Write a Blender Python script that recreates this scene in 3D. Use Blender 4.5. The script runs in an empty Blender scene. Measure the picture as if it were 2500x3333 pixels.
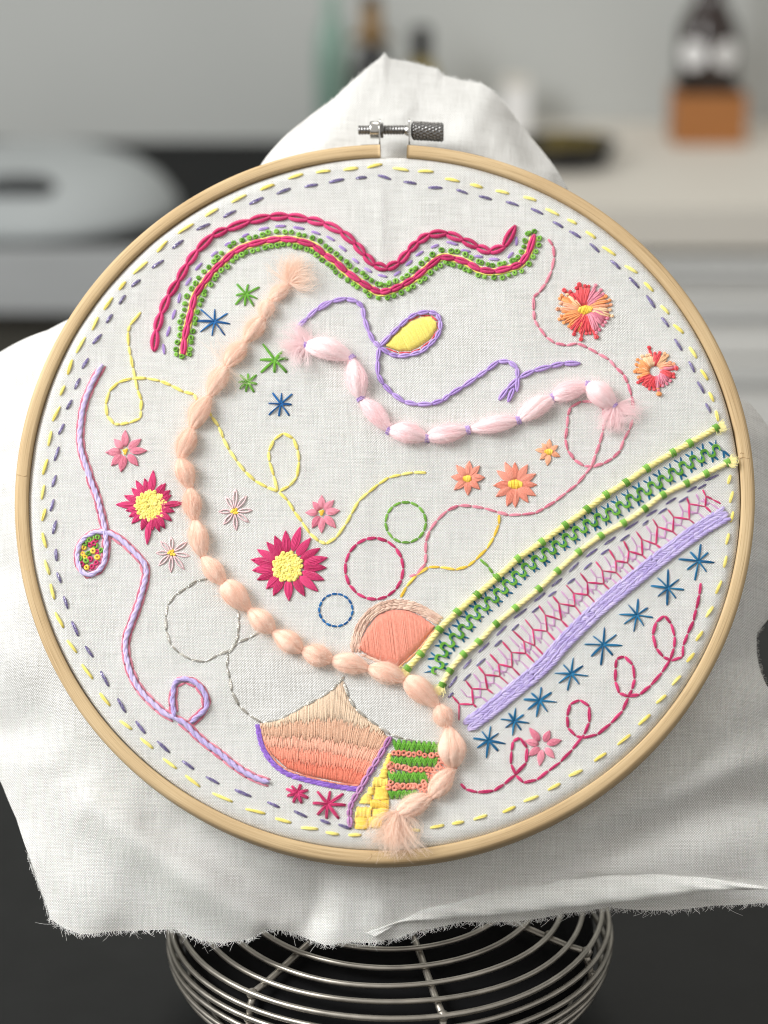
import bpy, math, random
import numpy as np
from mathutils import Matrix, Vector

random.seed(7)
rng = np.random.default_rng(11)
S = bpy.context.scene
COL = S.collection
PI = math.pi

# ------------------------------------------------------------------ camera, light, exposure
CAM_Z = 0.3787
cam_d = bpy.data.cameras.new('camera')
cam = bpy.data.objects.new('camera', cam_d)
COL.objects.link(cam)
cam.location = (0, 0, CAM_Z)
cam.rotation_euler = (math.radians(90 - 20), 0, 0)
cam_d.sensor_fit = 'HORIZONTAL'
cam_d.sensor_width = 36
cam_d.lens = 115.2
cam_d.clip_start = 0.01
cam_d.clip_end = 50
cam_d.dof.use_dof = True
cam_d.dof.focus_distance = 0.660
cam_d.dof.aperture_fstop = 10.5
S.camera = cam

world = bpy.data.worlds.new('World')
S.world = world
world.use_nodes = True
wb = world.node_tree.nodes['Background']
wb.inputs[0].default_value = (1.0, 0.968, 0.922, 1)
wb.inputs[1].default_value = 0.65


def area_light(name, loc, target, size, power, col):
    d = bpy.data.lights.new(name, 'AREA')
    d.shape = 'RECTANGLE'
    d.size, d.size_y = size
    d.energy = power
    d.color = col
    o = bpy.data.objects.new(name, d)
    COL.objects.link(o)
    o.location = loc
    o.rotation_euler = (Vector(target) - Vector(loc)).to_track_quat('-Z', 'Y').to_euler()
    return o


area_light('window_light', (-1.0, 0.28, 0.95), (0.0, 0.63, 0.15), (0.65, 0.65), 23.5, (0.985, 0.99, 0.985))
area_light('ceiling_light', (0.1, 1.45, 1.9), (0.0, 1.4, 0.0), (0.9, 0.5), 8.0, (1.0, 0.95, 0.87))

vs = S.view_settings
vs.view_transform = 'Standard'
vs.look = 'None'
vs.exposure = 0.13
vs.gamma = 1.0
vs.use_curve_mapping = False
S.cycles.use_denoising = True
S.cycles.max_bounces = 14
S.cycles.diffuse_bounces = 12
S.cycles.transmission_bounces = 12
S.cycles.filter_width = 1.0


# ------------------------------------------------------------------ helpers
def lin(c):
    return tuple((v / 255 / 12.92) if v <= 10 else (((v / 255) + 0.055) / 1.055) ** 2.4 for v in c)


def new_mat(name):
    m = bpy.data.materials.new(name)
    m.use_nodes = True
    nt = m.node_tree
    return m, nt, nt.nodes['Principled BSDF']


def N(nt, kind, **kw):
    n = nt.nodes.new(kind)
    for k, v in kw.items():
        setattr(n, k, v)
    return n


def plain(name, rgb, rough=0.5, metal=0.0, spec=0.5, noise=0.0, nscale=30.0, bump=0.0, aniso=None):
    m, nt, b = new_mat(name)
    c = lin(rgb)
    b.inputs['Roughness'].default_value = rough
    b.inputs['Metallic'].default_value = metal
    b.inputs['Specular IOR Level'].default_value = spec
    tc = N(nt, 'ShaderNodeTexCoord')
    nz = N(nt, 'ShaderNodeTexNoise')
    nz.inputs['Scale'].default_value = nscale
    nz.inputs['Detail'].default_value = 5
    if aniso:
        mp = N(nt, 'ShaderNodeMapping')
        mp.inputs['Scale'].default_value = aniso
        nt.links.new(tc.outputs['Object'], mp.inputs['Vector'])
        nt.links.new(mp.outputs['Vector'], nz.inputs['Vector'])
    else:
        nt.links.new(tc.outputs['Object'], nz.inputs['Vector'])
    cr = N(nt, 'ShaderNodeValToRGB')
    cr.color_ramp.elements[0].position = 0.3
    cr.color_ramp.elements[1].position = 0.7
    cr.color_ramp.elements[0].color = tuple(v * (1 - noise) for v in c) + (1,)
    cr.color_ramp.elements[1].color = tuple(min(1, v * (1 + noise)) for v in c) + (1,)
    nt.links.new(nz.outputs['Fac'], cr.inputs['Fac'])
    nt.links.new(cr.outputs['Color'], b.inputs['Base Color'])
    if bump:
        bp = N(nt, 'ShaderNodeBump')
        bp.inputs['Strength'].default_value = bump
        bp.inputs['Distance'].default_value = 0.0005
        nt.links.new(nz.outputs['Fac'], bp.inputs['Height'])
        nt.links.new(bp.outputs['Normal'], b.inputs['Normal'])
    return m


def thread(name, rgb, rgb2=None, rough=0.74, metal=0.0, fleck=0.0, sheen=0.25, nscale=2600.0):
    """Dyed cotton: each stitch a shade of its own, fine fibre relief."""
    m, nt, b = new_mat(name)
    c = lin(rgb)
    c2 = lin(rgb2) if rgb2 else tuple(v * 0.80 for v in c)
    b.inputs['Roughness'].default_value = rough
    b.inputs['Metallic'].default_value = metal
    b.inputs['Specular IOR Level'].default_value = 0.3 if (metal or fleck) else 0.07
    b.inputs['Sheen Weight'].default_value = sheen
    b.inputs['Sheen Roughness'].default_value = 0.5
    tc = N(nt, 'ShaderNodeTexCoord')
    nz = N(nt, 'ShaderNodeTexNoise')
    nz.inputs['Scale'].default_value = nscale
    nz.inputs['Detail'].default_value = 2
    nt.links.new(tc.outputs['Object'], nz.inputs['Vector'])
    oi = N(nt, 'ShaderNodeObjectInfo')
    ad = N(nt, 'ShaderNodeMath', operation='MULTIPLY_ADD')
    ad.inputs[1].default_value = 0.45
    ad.inputs[2].default_value = -0.22
    nt.links.new(oi.outputs['Random'], ad.inputs[0])
    sm = N(nt, 'ShaderNodeMath', operation='ADD')
    nt.links.new(nz.outputs['Fac'], sm.inputs[0])
    nt.links.new(ad.outputs[0], sm.inputs[1])
    cr = N(nt, 'ShaderNodeValToRGB')
    cr.color_ramp.elements[0].position = 0.25
    cr.color_ramp.elements[1].position = 0.65
    cr.color_ramp.elements[0].color = c2 + (1,)
    cr.color_ramp.elements[1].color = c + (1,)
    nt.links.new(sm.outputs[0], cr.inputs['Fac'])
    nt.links.new(cr.outputs['Color'], b.inputs['Base Color'])
    if fleck:
        nf = N(nt, 'ShaderNodeTexNoise')
        nf.inputs['Scale'].default_value = 5200
        nf.inputs['Detail'].default_value = 0
        nt.links.new(tc.outputs['Object'], nf.inputs['Vector'])
        r2 = N(nt, 'ShaderNodeValToRGB')
        r2.color_ramp.elements[0].position = 0.50
        r2.color_ramp.elements[1].position = 0.62
        nt.links.new(nf.outputs['Fac'], r2.inputs['Fac'])
        mr = N(nt, 'ShaderNodeMapRange')
        mr.inputs['To Min'].default_value = rough
        mr.inputs['To Max'].default_value = 0.16
        nt.links.new(r2.outputs['Color'], mr.inputs['Value'])
        nt.links.new(mr.outputs['Result'], b.inputs['Roughness'])
        mm = N(nt, 'ShaderNodeMapRange')
        mm.inputs['To Min'].default_value = metal
        mm.inputs['To Max'].default_value = fleck
        nt.links.new(r2.outputs['Color'], mm.inputs['Value'])
        nt.links.new(mm.outputs['Result'], b.inputs['Metallic'])
        mx = N(nt, 'ShaderNodeMixRGB')
        mx.inputs[2].default_value = (0.62, 0.60, 0.72, 1) if rgb[2] > rgb[0] + 10 else (0.8, 0.79, 0.75, 1)
        nt.links.new(r2.outputs['Color'], mx.inputs[0])
        nt.links.new(cr.outputs['Color'], mx.inputs[1])
        nt.links.new(mx.outputs[0], b.inputs['Base Color'])
    bp = N(nt, 'ShaderNodeBump')
    bp.inputs['Strength'].default_value = 0.8
    bp.inputs['Distance'].default_value = 0.00014
    nt.links.new(nz.outputs['Fac'], bp.inputs['Height'])
    nt.links.new(bp.outputs['Normal'], b.inputs['Normal'])
    return m


class MB:
    """Collects tubes and patches; build() links them as one mesh object."""

    def __init__(self):
        self.v, self.f, self.n = [], [], 0

    def add(self, verts, faces):
        self.v.append(np.asarray(verts, float).reshape(-1, 3))
        o = self.n
        self.f += [tuple(i + o for i in q) for q in faces]
        self.n += len(self.v[-1])

    def tube(self, path, rad, sides=6, closed=False, cap=True, flat=1.0, up=(0, 0, 1)):
        p = np.asarray(path, float)
        n = len(p)
        r = np.broadcast_to(np.asarray(rad, float), (n,))
        if closed:
            t = np.roll(p, -1, 0) - np.roll(p, 1, 0)
        else:
            t = np.gradient(p, axis=0)
        t /= np.linalg.norm(t, axis=1)[:, None] + 1e-12
        u = np.asarray(up, float)
        s = np.cross(t, u)
        ln = np.linalg.norm(s, axis=1)
        s[ln < 1e-6] = (1, 0, 0)
        s /= np.linalg.norm(s, axis=1)[:, None]
        w = np.cross(s, t)
        a = np.arange(sides) / sides * 2 * PI
        V = (p[:, None] + (s[:, None] * np.cos(a)[None, :, None] + w[:, None] * np.sin(a)[None, :, None] * flat) * r[:, None, None])
        F = []
        m = n if closed else n - 1
        for i in range(m):
            j = (i + 1) % n
            for k in range(sides):
                l = (k + 1) % sides
                F.append((i * sides + k, j * sides + k, j * sides + l, i * sides + l))
        if cap and not closed:
            F.append(tuple(range(sides)))
            F.append(tuple((n - 1) * sides + k for k in range(sides - 1, -1, -1)))
        self.add(V.reshape(-1, 3), F)

    def box(self, x0, x1, y0, y1, z0, z1):
        self.add([(x, y, z) for x in (x0, x1) for y in (y0, y1) for z in (z0, z1)],
                 [(0, 1, 3, 2), (4, 6, 7, 5), (0, 4, 5, 1), (2, 3, 7, 6), (0, 2, 6, 4), (1, 5, 7, 3)])

    def lathe(self, prof, seg=40, axis=2, c=(0, 0, 0)):
        V, F = [], []
        for r, h in prof:
            for k in range(seg):
                a = k / seg * 2 * PI
                q = [r * math.cos(a), r * math.sin(a), h]
                if axis == 0:
                    q = [q[2], q[0], q[1]]
                V.append([q[i] + c[i] for i in range(3)])
        for i in range(len(prof) - 1):
            for k in range(seg):
                l = (k + 1) % seg
                F.append((i * seg + k, i * seg + l, (i + 1) * seg + l, (i + 1) * seg + k))
        F.append(tuple(range(seg - 1, -1, -1)))
        F.append(tuple((len(prof) - 1) * seg + k for k in range(seg)))
        self.add(V, F)

    def build(self, name, mat, parent=None, origin=None, smooth=True, **props):
        V = np.concatenate(self.v)
        if origin is None:
            origin = (V.min(0) + V.max(0)) / 2 if parent is not None else np.zeros(3)
        V = V - np.asarray(origin)
        me = bpy.data.meshes.new(name)
        me.from_pydata(V.tolist(), [], self.f)
        if smooth:
            me.polygons.foreach_set('use_smooth', [True] * len(me.polygons))
        me.materials.append(mat)
        o = bpy.data.objects.new(name, me)
        COL.objects.link(o)
        o.location = origin
        if parent is not None:
            o.parent = parent
        for k, v in props.items():
            o[k] = v
        return o


def empty(name, parent=None, **props):
    o = bpy.data.objects.new(name, None)
    COL.objects.link(o)
    o.empty_display_size = 0.01
    if parent is not None:
        o.parent = parent
    for k, v in props.items():
        o[k] = v
    return o


# ------------------------------------------------------------------ the room: worktop, far counter, wall
m_dark = plain('dark_slate', (17, 18, 18), 0.5, 0, 0.25, 0.22, 60, 0.12)
m_wall = plain('grey_plaster', (182, 185, 183), 0.8, 0, 0.2, 0.03, 4)
m_white = plain('pale_laminate', (200, 196, 187), 0.6, 0, 0.2, 0.03, 6)
m_cab = plain('cabinet_paint', (222, 222, 218), 0.45, 0, 0.4, 0.02, 5)
m_cabdark = plain('dark_front', (66, 64, 57), 0.5, 0, 0.4, 0.08, 9)
m_black = plain('black_glass', (12, 13, 14), 0.6, 0, 0.12, 0.1, 20)
m_steel = plain('brushed_steel', (168, 171, 172), 0.6, 0.35, 0.5, 0.05, 8, 0, (1, 1, 8))

JROT = 0.30
b = MB(); b.box(-1.5, 1.5, -0.6, 1.12, -0.03, 0.0)
b.build('worktop', m_dark, smooth=False, kind='structure', label='dark slate worktop under the wire basket')
b = MB(); b.box(-0.0012, 0.0012, -0.25, 0.25, 0, 0.0004)
j_ = b.build('joint_line', m_black, bpy.data.objects['worktop'], origin=(0, 0, 0), smooth=False)
j_.location = (-0.1100, 0.560, 0)
j_.rotation_euler = (0, 0, JROT)
b = MB(); b.box(-3, 3, 2.08, 2.16, -0.9, 2.2)
b.build('wall', m_wall, smooth=False, kind='structure', label='plain grey kitchen wall behind the counter')
b = MB(); b.box(-3, 3, -3, 2.08, -0.96, -0.9)
b.build('floor', m_cabdark, smooth=False, kind='structure', label='dark kitchen floor beyond the worktop')

CZ = -0.0236
ct = empty('kitchen_counter', label='pale kitchen counter along the grey wall', category='counter')
b = MB(); b.box(-0.04, 1.6, 1.746, 2.078, CZ - 0.030, CZ)
b.build('countertop', m_white, ct, smooth=False)
b = MB(); b.box(-0.04, 1.6, 1.775, 2.078, -0.9, CZ - 0.032)
b.build('carcass', m_cabdark, ct, smooth=False)
for z0, z1 in ((-0.066, -0.038), (-0.116, -0.070), (-0.36, -0.120), (-0.8, -0.364)):
    b = MB(); b.box(-0.036, 1.6, 1.758, 1.774, CZ + z0, CZ + z1)
    dr = b.build('drawer_front', m_cab, ct, smooth=False)
    b = MB(); b.tube([(0.20, 1.757, CZ + z1 - 0.010), (0.20, 1.748, CZ + z1 - 0.010), (0.40, 1.748, CZ + z1 - 0.010), (0.40, 1.757, CZ + z1 - 0.010)], 0.0025, 8)
    b.build('pull_handle', m_steel, ct)

st = empty('stove', label='black glass stove top with a dark front beside the pale counter', category='stove')
b = MB(); b.box(-1.4, -0.045, 1.70, 2.078, CZ - 0.032, CZ - 0.0175)
b.build('glass_top', m_black, st, smooth=False)
b = MB(); b.box(-1.4, -0.045, 1.690, 1.699, CZ - 0.062, CZ - 0.0165)
b.build('control_panel', m_steel, st, smooth=False)
b = MB(); b.box(-1.4, -0.045, 1.72, 2.078, -0.9, CZ - 0.034)
b.build('front', m_cabdark, st, smooth=False)

m_grip = plain('dark_grey_grip', (62, 64, 65), 0.7, 0, 0.2, 0.1, 40)
m_lid = plain('satin_grey_steel', (158, 163, 164), 0.8, 0.1, 0.2, 0.06, 12)
pl = empty('dome_cover', label='broad grey steel dome cover with a black handle on the stove', category='dome cover')
b = MB()
b.lathe([(0.002, 0.054), (0.03, 0.0535), (0.05, 0.051), (0.07, 0.046), (0.09, 0.037), (0.105, 0.025), (0.116, 0.009), (0.118, 0.0), (0.112, 0.0)], 64)
b.build('dome', m_lid, pl, origin=(0, 0, 0))
b = MB()
b.tube([(-0.021, -0.078, 0.033), (-0.018, -0.084, 0.040), (0, -0.087, 0.042), (0.018, -0.084, 0.040), (0.021, -0.078, 0.033)], 0.0098, 12)
b.build('handle', m_grip, pl, origin=(0, 0, 0))
pl.location = (-0.262, 1.82, CZ - 0.0172)
pl.scale = (0.92, 0.92, 0.85)

# background bottles
m_brown = plain('dark_brown_glass', (36, 22, 16), 0.12, 0, 0.6, 0.1, 30)
m_lab = plain('white_paper', (226, 226, 226), 0.6)
m_wood_o = plain('orange_wood', (158, 104, 58), 0.5, 0, 0.3, 0.12, 40, 0, (1, 1, 12))
m_sage = plain('sage_glass', (122, 150, 138), 0.35, 0, 0.5, 0.05, 20)
m_blk = plain('black_plastic', (24, 24, 24), 0.4)
m_olive = plain('olive_oil', (128, 112, 38), 0.25, 0, 0.5, 0.15, 30)
m_gold = plain('gold_brown', (120, 92, 50), 0.4, 0, 0.4, 0.15, 30)
m_food = plain('roast_brown', (96, 84, 40), 0.7, 0, 0.2, 0.5, 60)

wb_ = empty('wooden_block', label='orange brown wooden block under the tall dark bottle', category='wooden block')
b = MB(); b.box(-0.037, 0.037, -0.032, 0.032, 0, 0.052)
blk = b.build('body', m_wood_o, wb_, origin=(0, 0, 0), smooth=False)
b = MB(); b.box(-0.033, 0.033, -0.028, 0.028, 0.0521, 0.056)
b.build('top_plate', m_blk, wb_, origin=(0, 0, 0), smooth=False)
wb_.location = (0.264, 2.0, CZ + 0.0001)
wb_.scale = (0.78,) * 3


def bottle(name, label, loc, prof, mat, cap=None, capmat=None, band=None, bandmat=None):
    e = empty(name, label=label, category='bottle')
    b = MB(); b.lathe(prof, 36); b.build('glass_body', mat, e, origin=(0, 0, 0))
    if cap:
        b = MB(); b.lathe(cap, 28); b.build('cap', capmat, e, origin=(0, 0, 0))
    if band:
        b = MB(); b.lathe(band, 36); b.build('paper_label', bandmat, e, origin=(0, 0, 0))
    e.location = loc
    e.scale = (0.78,) * 3
    return e


bt = bottle('dark_bottle', 'tall dark brown bottle with two round white labels on the wooden block', (0.2625, 2.0, CZ + 0.0439),
            [(0.030, 0), (0.032, 0.003), (0.032, 0.045), (0.031, 0.06), (0.022, 0.078), (0.015, 0.09), (0.014, 0.15), (0.012, 0.152)], m_brown,
            [(0.016, 0.15), (0.016, 0.172), (0.002, 0.174)], m_blk)
for ax in (-0.62, 0.50):
    b = MB()
    V, F = [], []
    K = 24
    for ir, rr in enumerate((0.0, 0.007, 0.0145)):
        for k in range(K):
            a = k / K * 2 * PI
            ang = ax + rr * math.cos(a) / 0.0326
            V.append((0.0326 * math.sin(ang), -0.0326 * math.cos(ang), 0.037 + rr * math.sin(a)))
    for ir in range(2):
        for k in range(K):
            l = (k + 1) % K
            F.append((ir * K + k, ir * K + l, (ir + 1) * K + l, (ir + 1) * K + k))
    b.add(V, F)
    b.build('round_label', m_lab, bt, origin=(0, 0, 0))

bottle('sage_bottle', 'pale sage green bottle by the wall behind the cloth peak', (-0.0425, 2.01, CZ + 0.0001),
       [(0.014, 0), (0.017, 0.003), (0.018, 0.08), (0.015, 0.11), (0.008, 0.125), (0.007, 0.15), (0.002, 0.151)], m_sage)
bottle('black_bottle', 'black bottle with a gold brown label beside the sage bottle', (-0.010, 1.95, CZ + 0.0001),
       [(0.019, 0), (0.022, 0.003), (0.022, 0.075), (0.018, 0.095), (0.009, 0.108), (0.009, 0.16), (0.002, 0.161)], m_blk,
       None, None, [(0.0224, 0.115), (0.0105, 0.125), (0.0105, 0.15), (0.0095, 0.151)], m_gold)
bottle('oil_bottle', 'small olive oil bottle with a dark cap', (0.030, 1.99, CZ + 0.0001),
       [(0.016, 0), (0.018, 0.003), (0.018, 0.06), (0.015, 0.078), (0.009, 0.088), (0.002, 0.0885)], m_olive,
       [(0.011, 0.0886), (0.011, 0.118), (0.003, 0.121)], m_blk)

dish = empty('roasting_dish', label='low dark dish holding browned food on the counter', category='dish')
b = MB()
b.lathe([(0.03, 0), (0.04, 0.002), (0.05, 0.022), (0.052, 0.024), (0.048, 0.024), (0.040, 0.008), (0.002, 0.006)], 40)
b.build('bowl', m_blk, dish, origin=(0, 0, 0))
for i in range(9):
    b = MB()
    a = i * 2.4; r = 0.006 + 0.003 * i
    q = np.array([(math.cos(t) * 0.009, math.sin(t) * 0.006, 0) for t in np.linspace(0, 2 * PI, 9)[:-1]])
    b.lathe([(0.002, -0.006), (0.008, -0.003), (0.010, 0.002), (0.006, 0.007), (0.001, 0.008)], 10)
    b.build('food_piece', m_food, dish, origin=(0, 0, 0)).location = (r * math.cos(a), r * math.sin(a), 0.022)
dish.location = (0.142, 1.90, CZ + 0.0001)
dish.scale = (0.78,) * 3

pb = empty('white_carton', label='small white carton beside the roasting dish', category='carton')
b = MB(); b.box(-0.014, 0.014, -0.012, 0.012, 0, 0.05); b.build('body', m_lab, pb, origin=(0, 0, 0), smooth=False)
b = MB(); b.box(-0.0145, 0.0145, -0.0125, 0.0125, 0.0502, 0.058); b.build('lid', m_white, pb, origin=(0, 0, 0), smooth=False)
pb.location = (0.109, 2.03, CZ + 0.0001)
pb.scale = (0.78,) * 3

# ------------------------------------------------------------------ the wire basket the hoop rests on
m_wire = plain('steel_wire', (166, 161, 152), 0.36, 0.88, 0.5, 0.22, 140)
m_matte = plain('matte_black', (16, 16, 17), 0.9, 0, 0.1, 0.2, 80)
wbk = empty('wire_basket', label='round steel wire basket standing under the cloth hem', category='basket')
BX, BY = 0.0016, 0.6196
SH = 0.0345
rings = [(r, SH + z) for r, z in ((0.0110, 0.0080), (0.0193, 0.0074), (0.0270, 0.0066), (0.0350, 0.0054), (0.0420, 0.0039), (0.0490, 0.0024), (0.0551, 0.0011), (0.0604, -0.0004),
         (0.0620, -0.0036), (0.0627, -0.0068), (0.0630, -0.0100), (0.0623, -0.0135), (0.0604, -0.0170), (0.0573, -0.0206), (0.0529, -0.0241), (0.0472, -0.0274), (0.0402, -0.0303), (0.0324, -0.0325))]
for i, (r, z) in enumerate(rings):
    b = MB()
    a = np.linspace(0, 2 * PI, 97)[:-1]
    rw = r + 0.00022 * np.sin(2 * a + i * 1.7) + 0.00015 * np.sin(5 * a + i)
    b.tube(np.stack([rw * np.cos(a), rw * np.sin(a), z + 0.00022 * np.sin(3 * a + i * 2.1)], 1), 0.00085 * random.uniform(0.93, 1.07), 8, closed=True)
    b.build('wire_ring', m_wire, wbk)
for k in range(7):
    a = math.radians(-90 - 38 + 51.43 * k)
    pr = np.array([(r - 0.0010 if i < 7 else r - 0.0016, z - (0.0016 if i < 7 else 0.0004)) for i, (r, z) in enumerate(rings)])
    b = MB()
    b.tube([(r * math.cos(a), r * math.sin(a), z) for r, z in pr], 0.00105, 8, up=(-math.sin(a), math.cos(a), 0.001))
    rib = b.build('rib', m_wire, wbk)
    for i, (r, z) in enumerate(rings):
        if i % 2 == 1 or i == 7:
            b = MB()
            s_ = 1.55 if i == 7 else 1.0
            b.lathe([(0.0002, -0.0011 * s_), (0.0008 * s_, -0.0007 * s_), (0.0011 * s_, 0), (0.0008 * s_, 0.0007 * s_), (0.0002, 0.0011 * s_)], 10, c=(0, 0, 0))
            wd = b.build('weld', m_wire, rib, origin=(0, 0, 0))
            wd.location = Vector(((r - 0.0006) * math.cos(a), (r - 0.0006) * math.sin(a), z - 0.0006)) - rib.location
b = MB()
b.lathe([(0.0005, SH + 0.003)] + [(max(0.001, r - 0.0045), z - 0.0040 if i < 8 else z) for i, (r, z) in enumerate(rings)], 64)
b.build('shade_liner', m_matte, wbk, origin=(0, 0, 0))  # added dark shell, stands in for the shade inside the basket
wbk.location = (BX, BY, 0)

# ------------------------------------------------------------------ hoop frame of reference (x right, y up the hoop, z out of the cloth)
HOOP = Matrix(((0.99941535, 0.00781349, -0.03328517, -0.00039783),
               (-0.03212805, 0.54759311, -0.83612772, 0.62443164),
               (0.01169365, 0.83670827, 0.547524, -0.22128449 + CAM_Z),
               (0, 0, 0, 1)))

# pattern traced in image pixels; this plane-to-plane matrix carries them to metres on the cloth
PIX_TO_CLOTH = ((8.74359700e-05, 7.15496063e-07, -1.10018633e-01),
         (-2.61433392e-08, -8.99376630e-05, 1.43800174e-01),
         (4.52165314e-06, 3.10450929e-05, 1.0))
k7, k8 = 700 / 1659, 800 / 1659
CROPS = dict(A=(400, 600, k7), B=(1000, 650, k8), C=(1600, 650, k8), D=(100, 1000, k7), E=(600, 1000, k7), F=(1200, 950, k7),  # each zoomed crop: corner in image pixels, then pixels per crop unit
              G=(1800, 1100, k7), I=(50, 1500, k7), J=(500, 1450, k7), K=(1000, 1500, k7), L=(1500, 1300, k7), M=(1800, 1400, k7),
              N=(50, 2000, k7), O=(400, 1850, k7), P=(1000, 1900, k7), Q=(1300, 1800, k7), R=(1800, 1700, k7), S=(1400, 2150, k8),
              U=(700, 2300, k7), V=(1050, 2350, 550 / 1659), W=(900, 350, k7), X=(0, 900, 700 / 968), Y=(1250, 0, 1250 / 1659), Z=(0, 0, 1))


def px(crop, pts):  # points read off an image crop, to metres on the cloth
    x0, y0, s = CROPS[crop]
    out = []
    for u, v in pts:
        u, v = x0 + u * s, y0 + v * s
        w = PIX_TO_CLOTH[2][0] * u + PIX_TO_CLOTH[2][1] * v + 1
        out.append(((PIX_TO_CLOTH[0][0] * u + PIX_TO_CLOTH[0][1] * v + PIX_TO_CLOTH[0][2]) / w, (PIX_TO_CLOTH[1][0] * u + PIX_TO_CLOTH[1][1] * v + PIX_TO_CLOTH[1][2]) / w))
    return out


def px1(crop, p):
    return np.array(px(crop, [p])[0])


# gentle ripples of the stretched cloth
RIPPLES = [((-1.2, 86), (-1.6, 30), 1.3, 0.00006), ((0.6, 86), (0.2, 30), 1.5, -0.00006), ((-3.0, 10), (-4.2, -40), 1.5, 0.00005), ((-1.2, 12), (-2.6, -40), 1.5, -0.00006), ((-1.0, 84), (0.5, 52), 1.6, 0.00016), ((4.5, 88), (3.5, 40), 2.2, -0.00012), ((-5, 20), (-6, -45), 1.8, 0.00010), ((34, 52), (40, 30), 5, 0.00022),
           ((-75, 10), (-55, -40), 6, 0.00018), ((-60, 70), (-80, 40), 5, 0.00015), ((-30, -50), (-58, -60), 5, 0.00018), ((62, -22), (78, -60), 6, 0.00016)]


def segdist(x, y, p, q):
    p, q = np.array(p) / 1e3, np.array(q) / 1e3
    d = q - p
    t = np.clip(((x - p[0]) * d[0] + (y - p[1]) * d[1]) / (d @ d), 0, 1)
    return np.hypot(x - p[0] - d[0] * t, y - p[1] - d[1] * t)


def surf(x, y):
    z = 0.00022 * np.sin(x * 95 + 1.3) * np.sin(y * 83 + 0.4) + 0.00007 * np.sin(x * 230 + y * 120) * np.sin(y * 260 - x * 70) + 0.00003 * np.sin(x * 520 - y * 310) * np.sin(y * 610 + 2)
    for p, q, w, a in RIPPLES:
        z = z + 1.5 * a * np.exp(-(segdist(x, y, p, q) / (w / 1e3)) ** 2)
    return z


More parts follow.
